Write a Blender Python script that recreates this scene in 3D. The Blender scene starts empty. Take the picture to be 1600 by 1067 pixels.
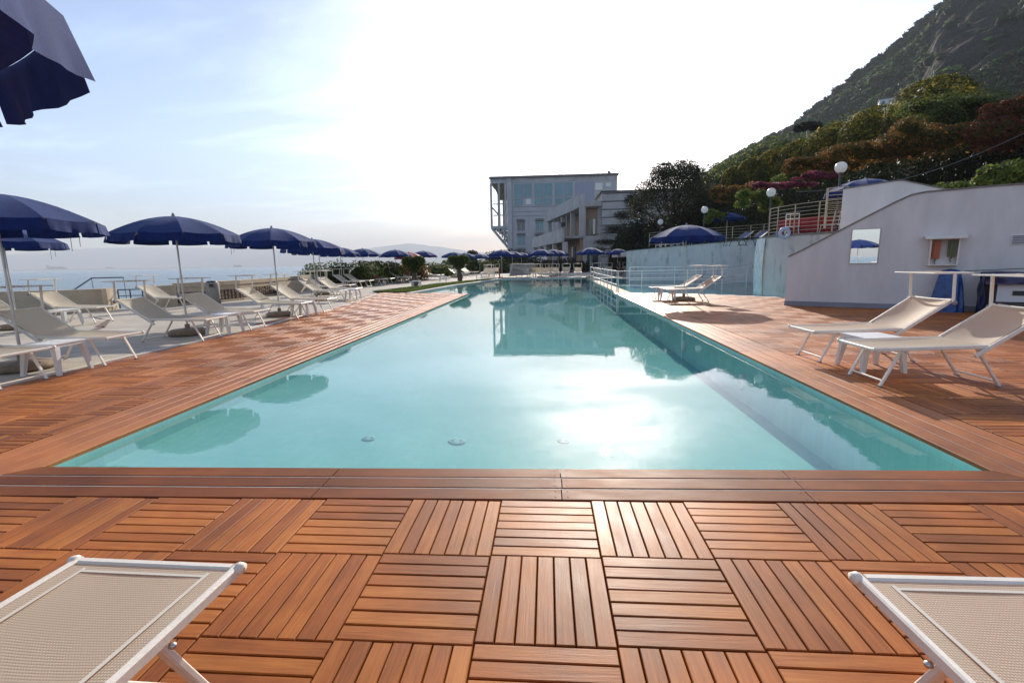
import bpy, bmesh, math, random
import numpy as np
from mathutils import Vector, Matrix, noise
R = math.radians
random.seed(7); rng = np.random.default_rng(7)
scene = bpy.context.scene
col = scene.collection

# ------------------------------------------------------------------ camera
CAM = (0.264, -1.473, 1.3156); YAW, PITCH, ROLL, FPX = 0.0749144, -0.1637923, -0.0174686, 750.602
fw = Vector((-math.sin(YAW)*math.cos(PITCH), math.cos(YAW)*math.cos(PITCH), math.sin(PITCH)))
r0 = Vector((math.cos(YAW), math.sin(YAW), 0)); u0 = r0.cross(fw)
rt = r0*math.cos(ROLL) + u0*math.sin(ROLL); up = rt.cross(fw)
cam_d = bpy.data.cameras.new('camera'); cam = bpy.data.objects.new('camera', cam_d); col.objects.link(cam)
cam_d.sensor_width = 36; cam_d.lens = FPX/1600*36; cam_d.clip_start = .05; cam_d.clip_end = 30000
cam.matrix_world = Matrix(((rt.x, up.x, -fw.x, CAM[0]), (rt.y, up.y, -fw.y, CAM[1]), (rt.z, up.z, -fw.z, CAM[2]), (0, 0, 0, 1)))
scene.camera = cam

def ray(px, py): return rt*((px-800)/FPX) - up*((py-533.5)/FPX) + fw
def at(px, py, z=0.):                       # where the sight line through a photo point meets height z
    d = ray(px, py); t = (z-CAM[2])/d.z; return Vector(CAM) + d*t
def aty(px, py, y):                         # ... meets the distance y
    d = ray(px, py); t = (y-CAM[1])/d.y; return Vector(CAM) + d*t

# ------------------------------------------------------------------ world, sun, exposure
SUN_AZ, SUN_EL = 7.0, 22.0
SKY, SUN, EXPO = .112, 4.8, .56
world = bpy.data.worlds.new("World"); scene.world = world; world.use_nodes = True
wn, wl = world.node_tree.nodes, world.node_tree.links
wn.clear()
wout = wn.new('ShaderNodeOutputWorld'); wbg = wn.new('ShaderNodeBackground'); sky = wn.new('ShaderNodeTexSky')
sky.sky_type = 'NISHITA'; sky.sun_disc = False; sky.sun_elevation = R(SUN_EL); sky.sun_rotation = R(SUN_AZ)
sky.air_density = 1.0; sky.dust_density = .75; sky.ozone_density = 5.0; sky.altitude = 0
wbg.inputs['Strength'].default_value = SKY
geo = wn.new('ShaderNodeNewGeometry'); sep = wn.new('ShaderNodeSeparateXYZ')
tc = wn.new('ShaderNodeTexCoord'); wl.new(tc.outputs['Generated'], sep.inputs[0])
def wmath(op, a, b=None, c=None):
    m = wn.new('ShaderNodeMath'); m.operation = op
    for i, v in enumerate((a, b, c)):
        if v is None: continue
        if isinstance(v, (int, float)): m.inputs[i].default_value = v
        else: wl.new(v, m.inputs[i])
    return m.outputs[0]
zz = wmath('MAXIMUM', sep.outputs[2], 0.03); zc = wmath('ADD', zz, .12)
comb = wn.new('ShaderNodeCombineXYZ'); wl.new(wmath('DIVIDE', sep.outputs[0], zc), comb.inputs[0]); wl.new(wmath('DIVIDE', sep.outputs[1], zc), comb.inputs[1])
wmap = wn.new('ShaderNodeMapping'); wmap.inputs['Rotation'].default_value = (0, 0, R(28)); wmap.inputs['Scale'].default_value = (.7, 1.3, 1); wmap.inputs['Location'].default_value = (0.2, .9, 0)
wl.new(comb.outputs[0], wmap.inputs[0])
cn = wn.new('ShaderNodeTexNoise'); cn.inputs['Scale'].default_value = .9; cn.inputs['Detail'].default_value = 9; cn.inputs['Roughness'].default_value = .56; cn.inputs['Distortion'].default_value = .35
wl.new(wmap.outputs[0], cn.inputs['Vector'])
cr = wn.new('ShaderNodeValToRGB'); cr.color_ramp.elements[0].position = .47; cr.color_ramp.elements[1].position = .60
wl.new(cn.outputs['Fac'], cr.inputs[0])
cfac = wmath('MULTIPLY', wmath('MULTIPLY_ADD', cr.outputs[0], .42, .56), wmath('MULTIPLY', wmath('MINIMUM', wmath('MULTIPLY', zz, 5.), 1.), .6))
cmix = wn.new('ShaderNodeMix'); cmix.data_type = 'RGBA'
wl.new(cfac, cmix.inputs['Factor']); wl.new(sky.outputs[0], cmix.inputs['A'])
cscale = wn.new('ShaderNodeMix'); cscale.data_type = 'RGBA'; cscale.blend_type = 'ADD'; cscale.inputs['Factor'].default_value = 1
csk = wn.new('ShaderNodeVectorMath'); csk.operation = 'SCALE'; csk.inputs['Scale'].default_value = 2.4; wl.new(sky.outputs[0], csk.inputs[0]); wl.new(csk.outputs[0], cscale.inputs['A']); cscale.inputs['B'].default_value = (2.0, 1.95, 1.75, 1)
wl.new(cscale.outputs['Result'], cmix.inputs['B'])
sdn = wn.new('ShaderNodeVectorMath'); sdn.operation = 'DOT_PRODUCT'; wl.new(tc.outputs['Generated'], sdn.inputs[0])       # glow of thin cloud round the sun
sdn.inputs[1].default_value = (math.sin(R(SUN_AZ))*math.cos(R(SUN_EL)), math.cos(R(SUN_AZ))*math.cos(R(SUN_EL)), math.sin(R(SUN_EL)))
glow = wmath('MULTIPLY', wmath('POWER', wmath('MAXIMUM', sdn.outputs['Value'], 0.), 110.), wmath('MULTIPLY_ADD', cr.outputs[0], 62., 10.))
gadd = wn.new('ShaderNodeMix'); gadd.data_type = 'RGBA'; gadd.blend_type = 'ADD'; gadd.inputs['Factor'].default_value = 1; wl.new(cmix.outputs['Result'], gadd.inputs['A']); wl.new(glow, gadd.inputs['B'])
tint = wn.new('ShaderNodeVectorMath'); tint.operation = 'MULTIPLY'; tint.inputs[1].default_value = (1.03, .87, .79); wl.new(gadd.outputs['Result'], tint.inputs[0])     # the photograph's warm white balance
wl.new(tint.outputs[0], wbg.inputs['Color']); wl.new(wbg.outputs[0], wout.inputs[0])

sd = bpy.data.lights.new('sun', 'SUN'); sun = bpy.data.objects.new('sun', sd); col.objects.link(sun)
sd.energy = SUN; sd.angle = R(.6); sd.color = (1, .91, .78)
sdir = Vector((math.sin(R(SUN_AZ))*math.cos(R(SUN_EL)), math.cos(R(SUN_AZ))*math.cos(R(SUN_EL)), math.sin(R(SUN_EL))))
sun.rotation_euler = sdir.to_track_quat('Z', 'Y').to_euler(); sun.location = (0, 0, 60)
scene.view_settings.view_transform = 'Standard'; scene.view_settings.look = 'None'
scene.view_settings.exposure = EXPO; scene.view_settings.gamma = 1; scene.view_settings.use_curve_mapping = False
cy = scene.cycles; cy.max_bounces = 8; cy.transparent_max_bounces = 12; cy.use_denoising = True; cy.caustics_reflective = False; cy.caustics_refractive = False
cy.volume_bounces = 0

# ------------------------------------------------------------------ materials
def mat(name, base=(.5, .5, .5), rough=.6, metal=0., spec=.5, var=None, vscale=4., vdet=5, bump=0., bscale=60., trans=0., coord='Object', stretch=(1, 1, 1)):
    """base colour, optionally wandering towards var with a noise; small bump"""
    m = bpy.data.materials.new(name); m.use_nodes = True; n, l = m.node_tree.nodes, m.node_tree.links
    b = n['Principled BSDF']; b.inputs['Base Color'].default_value = (*base, 1); b.inputs['Roughness'].default_value = rough
    b.inputs['Metallic'].default_value = metal; b.inputs['Specular IOR Level'].default_value = spec
    t = n.new('ShaderNodeTexCoord'); mp = n.new('ShaderNodeMapping'); mp.inputs['Scale'].default_value = stretch; l.new(t.outputs[coord], mp.inputs[0])
    colout = None
    if var:
        ns = n.new('ShaderNodeTexNoise'); ns.inputs['Scale'].default_value = vscale; ns.inputs['Detail'].default_value = vdet; ns.inputs['Roughness'].default_value = .62
        l.new(mp.outputs[0], ns.inputs['Vector'])
        rp = n.new('ShaderNodeValToRGB'); rp.color_ramp.elements[0].position = .36; rp.color_ramp.elements[1].position = .64; l.new(ns.outputs['Fac'], rp.inputs[0])
        mx = n.new('ShaderNodeMix'); mx.data_type = 'RGBA'; mx.inputs['A'].default_value = (*base, 1); mx.inputs['B'].default_value = (*var, 1)
        l.new(rp.outputs[0], mx.inputs['Factor']); l.new(mx.outputs['Result'], b.inputs['Base Color']); colout = mx.outputs['Result']
    if bump:
        nb = n.new('ShaderNodeTexNoise'); nb.inputs['Scale'].default_value = bscale; nb.inputs['Detail'].default_value = 4; l.new(mp.outputs[0], nb.inputs['Vector'])
        bp = n.new('ShaderNodeBump'); bp.inputs['Strength'].default_value = bump; bp.inputs['Distance'].default_value = .02; l.new(nb.outputs['Fac'], bp.inputs['Height']); l.new(bp.outputs[0], b.inputs['Normal'])
    if trans:
        tr = n.new('ShaderNodeBsdfTranslucent'); ms = n.new('ShaderNodeMixShader'); ms.inputs[0].default_value = trans
        if colout: l.new(colout, tr.inputs[0])
        else: tr.inputs[0].default_value = (*base, 1)
        l.new(b.outputs[0], ms.inputs[1]); l.new(tr.outputs[0], ms.inputs[2]); l.new(ms.outputs[0], n['Material Output'].inputs[0])
    return m

def wood_mat(name, c1, c2, c3, rough=.42, spec=.4):
    m = bpy.data.materials.new(name); m.use_nodes = True; n, l = m.node_tree.nodes, m.node_tree.links; b = n['Principled BSDF']
    uv = n.new('ShaderNodeUVMap'); uv.uv_map = 'UVMap'; oi = n.new('ShaderNodeObjectInfo'); tn = n.new('ShaderNodeAttribute'); tn.attribute_name = 'tint'
    def ma(op, a, bb):
        k = n.new('ShaderNodeMath'); k.operation = op
        for i, v in enumerate((a, bb)):
            if isinstance(v, (int, float)): k.inputs[i].default_value = v
            else: l.new(v, k.inputs[i])
        return k.outputs[0]
    rnd = ma('FRACT', ma('ADD', oi.outputs['Random'], tn.outputs['Fac']), 0)
    off = n.new('ShaderNodeCombineXYZ'); l.new(ma('MULTIPLY', rnd, 53.), off.inputs[0]); l.new(ma('MULTIPLY', rnd, 17.), off.inputs[1])
    va = n.new('ShaderNodeVectorMath'); va.operation = 'ADD'; l.new(uv.outputs[0], va.inputs[0]); l.new(off.outputs[0], va.inputs[1])
    mp = n.new('ShaderNodeMapping'); mp.inputs['Scale'].default_value = (2.2, 46, 1); l.new(va.outputs[0], mp.inputs[0])
    g = n.new('ShaderNodeTexNoise'); g.inputs['Scale'].default_value = 1.6; g.inputs['Detail'].default_value = 7; g.inputs['Roughness'].default_value = .65; g.inputs['Distortion'].default_value = .8; l.new(mp.outputs[0], g.inputs['Vector'])
    mp2 = n.new('ShaderNodeMapping'); mp2.inputs['Scale'].default_value = (3, 9, 1); l.new(va.outputs[0], mp2.inputs[0])
    g2 = n.new('ShaderNodeTexNoise'); g2.inputs['Scale'].default_value = 1.3; g2.inputs['Detail'].default_value = 3; l.new(mp2.outputs[0], g2.inputs['Vector'])
    rp = n.new('ShaderNodeValToRGB'); e = rp.color_ramp.elements; e[0].position = 0; e[0].color = (*c1, 1); e[1].position = 1; e[1].color = (*c3, 1); e2 = e.new(.5); e2.color = (*c2, 1)
    s = ma('ADD', ma('MULTIPLY', rnd, .36), ma('ADD', ma('MULTIPLY', g.outputs['Fac'], .75), ma('MULTIPLY', g2.outputs['Fac'], .42)))
    b.inputs['Specular IOR Level'].default_value = spec
    l.new(ma('SUBTRACT', s, .28), rp.inputs[0])
    gp = n.new('ShaderNodeNewGeometry'); wn_1 = n.new('ShaderNodeTexNoise'); wn_1.inputs['Scale'].default_value = .9; wn_1.inputs['Detail'].default_value = 6; wn_1.inputs['Roughness'].default_value = .6; l.new(gp.outputs['Position'], wn_1.inputs['Vector'])
    wr = n.new('ShaderNodeMapRange'); wr.inputs['From Min'].default_value = .35; wr.inputs['From Max'].default_value = .65; wr.inputs['To Min'].default_value = .60; wr.inputs['To Max'].default_value = 1.14; l.new(wn_1.outputs['Fac'], wr.inputs['Value'])
    wm = n.new('ShaderNodeVectorMath'); wm.operation = 'SCALE'; l.new(rp.outputs[0], wm.inputs[0]); l.new(wr.outputs[0], wm.inputs['Scale']); l.new(wm.outputs[0], b.inputs['Base Color'])
    l.new(ma('ADD', ma('MULTIPLY', g2.outputs['Fac'], .25), rough-.12), b.inputs['Roughness'])
    bp = n.new('ShaderNodeBump'); bp.inputs['Strength'].default_value = .35; bp.inputs['Distance'].default_value = .003; l.new(g.outputs['Fac'], bp.inputs['Height']); l.new(bp.outputs[0], b.inputs['Normal'])
    return m

def leaf_mat(name, c1, c2, c3, trans=.35, scale=.9):
    m = bpy.data.materials.new(name); m.use_nodes = True; n, l = m.node_tree.nodes, m.node_tree.links; b = n['Principled BSDF']
    at_ = n.new('ShaderNodeAttribute'); at_.attribute_name = 'tint'; oi = n.new('ShaderNodeTexCoord')
    ns = n.new('ShaderNodeTexNoise'); ns.inputs['Scale'].default_value = scale; ns.inputs['Detail'].default_value = 3; l.new(oi.outputs['Object'], ns.inputs['Vector'])
    ad = n.new('ShaderNodeMath'); ad.operation = 'MULTIPLY_ADD'; l.new(at_.outputs['Fac'], ad.inputs[0]); ad.inputs[1].default_value = .55
    sb = n.new('ShaderNodeMath'); sb.operation = 'SUBTRACT'; l.new(ns.outputs['Fac'], sb.inputs[0]); sb.inputs[1].default_value = .28; l.new(sb.outputs[0], ad.inputs[2])
    rp = n.new('ShaderNodeValToRGB'); e = rp.color_ramp.elements; e[0].position = .1; e[0].color = (*c1, 1); e[1].position = .85; e[1].color = (*c3, 1); e2 = e.new(.5); e2.color = (*c2, 1)
    l.new(ad.outputs[0], rp.inputs[0]); l.new(rp.outputs[0], b.inputs['Base Color']); b.inputs['Roughness'].default_value = .6; b.inputs['Specular IOR Level'].default_value = .18
    tr = n.new('ShaderNodeBsdfTranslucent'); l.new(rp.outputs[0], tr.inputs[0]); ms = n.new('ShaderNodeMixShader'); ms.inputs[0].default_value = trans
    l.new(b.outputs[0], ms.inputs[1]); l.new(tr.outputs[0], ms.inputs[2]); l.new(ms.outputs[0], n['Material Output'].inputs[0])
    return m

def water_mat(name, tint, wave, bump, wscale=(1, 1, 1), rough=0.):
    m = bpy.data.materials.new(name); m.use_nodes = True; n, l = m.node_tree.nodes, m.node_tree.links; n.remove(n['Principled BSDF'])
    t = n.new('ShaderNodeTexCoord'); mp = n.new('ShaderNodeMapping'); mp.inputs['Scale'].default_value = wscale; l.new(t.outputs['Object'], mp.inputs[0])
    a = n.new('ShaderNodeTexNoise'); a.inputs['Scale'].default_value = wave; a.inputs['Detail'].default_value = 3; l.new(mp.outputs[0], a.inputs['Vector'])
    bp = n.new('ShaderNodeBump'); bp.inputs['Strength'].default_value = 1; bp.inputs['Distance'].default_value = bump; l.new(a.outputs['Fac'], bp.inputs['Height'])
    ge = n.new('ShaderNodeNewGeometry'); dt = n.new('ShaderNodeVectorMath'); dt.operation = 'DOT_PRODUCT'; l.new(ge.outputs['Incoming'], dt.inputs[0]); l.new(bp.outputs[0], dt.inputs[1])
    def ma(op, a, bb=0.):
        k = n.new('ShaderNodeMath'); k.operation = op
        for i, v in enumerate((a, bb)):
            if isinstance(v, (int, float)): k.inputs[i].default_value = v
            else: l.new(v, k.inputs[i])
        return k.outputs[0]
    c = ma('MINIMUM', ma('ABSOLUTE', dt.outputs['Value']), 1.)                 # Schlick reflectance, the same from above and below
    frs = ma('ADD', ma('MULTIPLY', ma('POWER', ma('SUBTRACT', 1., c), 5.), .98), .02)
    gl = n.new('ShaderNodeBsdfGlossy'); gl.inputs['Roughness'].default_value = rough; l.new(bp.outputs[0], gl.inputs['Normal'])
    if tint: tr = n.new('ShaderNodeBsdfTransparent'); tr.inputs[0].default_value = (*tint, 1)
    ms = n.new('ShaderNodeMixShader'); l.new(frs, ms.inputs[0]); l.new(tr.outputs[0], ms.inputs[1]); l.new(gl.outputs[0], ms.inputs[2])
    l.new(ms.outputs[0], n['Material Output'].inputs[0]); return m

M = {}
M['wood'] = wood_mat('hardwood decking', (.13, .029, .0055), (.38, .108, .014), (.62, .235, .042), .5, .27)
M['wood_dark'] = wood_mat('dark hardwood boards', (.12, .030, .008), (.22, .060, .014), (.34, .11, .026), .6, .2)
M['wood_pale'] = wood_mat('hardwood coping boards', (.22, .066, .019), (.44, .145, .038), (.6, .25, .085), .48, .3)
M['under'] = mat('brown sub-base', (.055, .026, .014), .9)
M['white'] = mat('white lacquered aluminium', (.80, .735, .63), .36, .0, .5, var=(.72, .66, .57), vscale=9, bump=.05, bscale=90)
M['alu'] = mat('brushed aluminium', (.5, .5, .49), .34, .85)
M['plastic'] = mat('white moulded plastic', (.76, .75, .72), .4, var=(.66, .65, .62), vscale=7)
M['black'] = mat('black rubber', (.02, .02, .02), .5)
M['navy'] = mat('navy acrylic canvas', (.006, .019, .10), .85, spec=.2, var=(.010, .026, .13), vscale=14, bump=.25, bscale=320, trans=.10)
M['navy'].node_tree.nodes['Principled BSDF'].inputs['Sheen Weight'].default_value = .16
M['navy'].node_tree.nodes['Principled BSDF'].inputs['Sheen Tint'].default_value = (.5, .66, 1, 1)
M['navy'].node_tree.nodes['Principled BSDF'].inputs['Sheen Roughness'].default_value = .45
M['red'] = mat('red canvas', (.42, .02, .02), .6, var=(.3, .015, .015), vscale=8, trans=.2)
M['redcloth'] = mat('red tablecloth', (.30, .012, .02), .7, var=(.2, .01, .014), vscale=5)
M['steel'] = mat('stainless steel tube', (.62, .62, .6), .2, 1.)
M['darkmetal'] = mat('dark painted steel', (.06, .06, .06), .45, .3)
M['plaster'] = mat('white painted plaster', (.69, .66, .64), .75, var=(.58, .555, .54), vscale=1.6, vdet=9, bump=.35, bscale=25, stretch=(1, 1, .3))
M['plinth'] = mat('grey painted plinth', (.26, .26, .3), .6, var=(.2, .2, .23), vscale=2)
M['cap'] = mat('grey stone coping', (.22, .2, .18), .7, var=(.14, .13, .12), vscale=6, bump=.4)
M['concrete'] = mat('weathered concrete', (.50, .475, .45), .85, var=(.36, .345, .33), vscale=.7, vdet=9, bump=.4, bscale=9)
M['tower'] = mat('blue grey facade panels', (.46, .45, .455), .6, var=(.40, .39, .40), vscale=.3, bump=.2, bscale=6)
M['tower2'] = mat('pale facade trim', (.50, .49, .48), .7, var=(.35, .34, .33), vscale=.4)
M['glass'] = mat('blue green window glass', (.06, .16, .19), .15, 0, .9, var=(.10, .24, .27), vscale=.35)
M['glassdark'] = mat('dark window glass', (.03, .045, .055), .08, 0, .9)
M['blindpane'] = mat('pane with lowered white blind', (.7, .7, .66), .5)
M['ochre'] = mat('ochre plaster of the loggias', (.36, .24, .15), .8, var=(.28, .19, .12), vscale=.8)
M['tan'] = mat('tan sand render', (.50, .41, .29), .85, var=(.40, .32, .225), vscale=2.2, vdet=8, bump=.35, bscale=30)
M['rock'] = mat('brown rubble stone', (.30, .21, .14), .85, var=(.1, .07, .05), vscale=5, bump=.8, bscale=14)
M['mortar'] = mat('pale mortar', (.32, .27, .2), .9, bump=.4)
M['bark'] = mat('grey brown bark', (.11, .085, .06), .9, var=(.06, .045, .033), vscale=9, bump=.8, bscale=30)
M['palebark'] = mat('pale trunk', (.4, .38, .35), .9)
M['binstone'] = mat('pebbled concrete', (.33, .31, .27), .8, var=(.24, .22, .19), vscale=30, bump=.5, bscale=70)
M['basedisc'] = mat('brown concrete foot', (.27, .20, .13), .75, var=(.2, .145, .095), vscale=12, bump=.5)
M['curb'] = mat('pale stone curb', (.6, .57, .52), .6, var=(.5, .47, .42), vscale=5, bump=.25)
M['brownstripe'] = mat('brown stone inlay', (.2, .14, .1), .7, var=(.15, .1, .08), vscale=6)
M['orange'] = mat('orange telephone shell', (.42, .1, .03), .45)
M['green'] = mat('green telephone shell', (.1, .12, .05), .45)
M['bluebag'] = mat('blue plastic tarpaulin', (.012, .075, .26), .28, var=(.008, .04, .16), vscale=5, bump=.9, bscale=7)
M['navycover'] = mat('dark navy plastic cover', (.012, .014, .06), .32, var=(.02, .022, .09), vscale=4, bump=.8, bscale=6)
M['appliance'] = mat('white appliance panel', (.62, .63, .64), .35)
M['skin'] = mat('suntanned skin', (.36, .19, .12), .55)
M['shirt'] = mat('red shirt', (.4, .02, .02), .8)
M['darkcloth'] = mat('dark clothes', (.02, .022, .035), .8)
M['hair'] = mat('dark hair', (.02, .015, .012), .6)
M['globe'] = mat('opal glass globe', (.8, .79, .76), .25, trans=.35)
M['bluesling'] = mat('blue grey mesh', (.12, .15, .24), .7, trans=.2)
M['hull'] = mat('rusty grey ship hull', (.12, .1, .11), .7)
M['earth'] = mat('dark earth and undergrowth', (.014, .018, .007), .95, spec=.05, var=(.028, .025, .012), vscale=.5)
M['farrock'] = mat('far hills', (.12, .15, .13), .95, var=(.18, .18, .15), vscale=.003)
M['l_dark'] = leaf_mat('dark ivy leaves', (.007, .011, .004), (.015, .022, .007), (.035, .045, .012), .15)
M['l_green'] = leaf_mat('green leaves', (.03, .045, .012), (.075, .105, .024), (.20, .22, .05), .45)
M['l_olive'] = leaf_mat('yellow green vine leaves', (.032, .04, .008), (.12, .12, .018), (.38, .30, .045), .55)
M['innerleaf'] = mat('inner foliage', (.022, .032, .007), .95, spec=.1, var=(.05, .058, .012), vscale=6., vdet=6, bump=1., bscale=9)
M['l_dome'] = leaf_mat('clipped vine leaves', (.03, .042, .008), (.10, .105, .014), (.48, .37, .05), .62)
M['l_orange'] = leaf_mat('autumn creeper leaves', (.03, .04, .011), (.11, .07, .017), (.40, .17, .045), .5, 1.1)
M['l_red'] = leaf_mat('red creeper leaves', (.028, .028, .01), (.11, .032, .014), (.26, .07, .028), .4)
M['l_pink'] = leaf_mat('magenta flowers', (.03, .03, .014), (.15, .03, .05), (.42, .09, .17), .45)
M['l_bush'] = leaf_mat('bright bush leaves', (.04, .06, .012), (.11, .15, .025), (.2, .24, .045), .45)
M['l_tree'] = leaf_mat('grey green tree leaves', (.02, .026, .012), (.045, .052, .024), (.1, .09, .05), .3)
M['grass'] = leaf_mat('lawn grass', (.05, .085, .012), (.10, .15, .02), (.2, .22, .04), .35, 2.)
M['forest'] = mat('forest canopy', (.010, .017, .007), .95, spec=.1, var=(.022, .034, .012), vscale=.05, bump=1., bscale=1.2)

def sling_mat():
    m = bpy.data.materials.new('woven sling mesh'); m.use_nodes = True; n, l = m.node_tree.nodes, m.node_tree.links; b = n['Principled BSDF']
    uv = n.new('ShaderNodeUVMap'); uv.uv_map = 'UVMap'; sp = n.new('ShaderNodeSeparateXYZ'); l.new(uv.outputs[0], sp.inputs[0])
    def ma(op, a, bb=0.):
        k = n.new('ShaderNodeMath'); k.operation = op
        for i, v in enumerate((a, bb)):
            if isinstance(v, (int, float)): k.inputs[i].default_value = v
            else: l.new(v, k.inputs[i])
        return k.outputs[0]
    P = 2*math.pi/.0085
    sx = ma('ABSOLUTE', ma('SINE', ma('MULTIPLY', sp.outputs[0], P/2))); sy = ma('ABSOLUTE', ma('SINE', ma('MULTIPLY', sp.outputs[1], P/2)))
    h = ma('MULTIPLY', sx, sy); f = ma('POWER', h, .45)
    mx = n.new('ShaderNodeMix'); mx.data_type = 'RGBA'; mx.inputs['A'].default_value = (.28, .22, .14, 1); mx.inputs['B'].default_value = (.84, .77, .62, 1); l.new(f, mx.inputs['Factor'])
    l.new(mx.outputs['Result'], b.inputs['Base Color']); b.inputs['Roughness'].default_value = .6; b.inputs['Specular IOR Level'].default_value = .3
    bp = n.new('ShaderNodeBump'); bp.inputs['Strength'].default_value = .5; bp.inputs['Distance'].default_value = .0012; l.new(h, bp.inputs['Height']); l.new(bp.outputs[0], b.inputs['Normal'])
    tr = n.new('ShaderNodeBsdfTranslucent'); tr.inputs[0].default_value = (.78, .70, .58, 1); ms = n.new('ShaderNodeMixShader'); ms.inputs[0].default_value = .42
    l.new(b.outputs[0], ms.inputs[1]); l.new(tr.outputs[0], ms.inputs[2]); l.new(ms.outputs[0], n['Material Output'].inputs[0]); return m
M['sling'] = sling_mat()
M['hem'] = mat('stitched hem tape', (.6, .55, .47), .8, spec=.2)

def paving_mat():
    m = mat('pale concrete paving', (.52, .47, .39), .8, var=(.44, .40, .33), vscale=.8, vdet=8, bump=.15, bscale=40); n, l = m.node_tree.nodes, m.node_tree.links
    b = n['Principled BSDF']; br = n.new('ShaderNodeTexBrick'); t = n.new('ShaderNodeTexCoord'); mp = n.new('ShaderNodeMapping'); mp.inputs['Rotation'].default_value = (0, 0, R(4)); l.new(t.outputs['Object'], mp.inputs[0]); l.new(mp.outputs[0], br.inputs['Vector'])
    br.offset = .5; br.inputs['Scale'].default_value = 1; br.inputs['Brick Width'].default_value = .62; br.inputs['Row Height'].default_value = .4; br.inputs['Mortar Size'].default_value = .008
    br.inputs['Color1'].default_value = (1, 1, 1, 1); br.inputs['Color2'].default_value = (.80, .79, .76, 1); br.inputs['Mortar'].default_value = (.36, .33, .3, 1)
    src = b.inputs['Base Color'].links[0].from_socket; mx = n.new('ShaderNodeMix'); mx.data_type = 'RGBA'; mx.blend_type = 'MULTIPLY'; mx.inputs['Factor'].default_value = 1
    l.new(src, mx.inputs['A']); l.new(br.outputs['Color'], mx.inputs['B']); l.new(mx.outputs['Result'], b.inputs['Base Color']); return m
M['paving'] = paving_mat()

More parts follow.
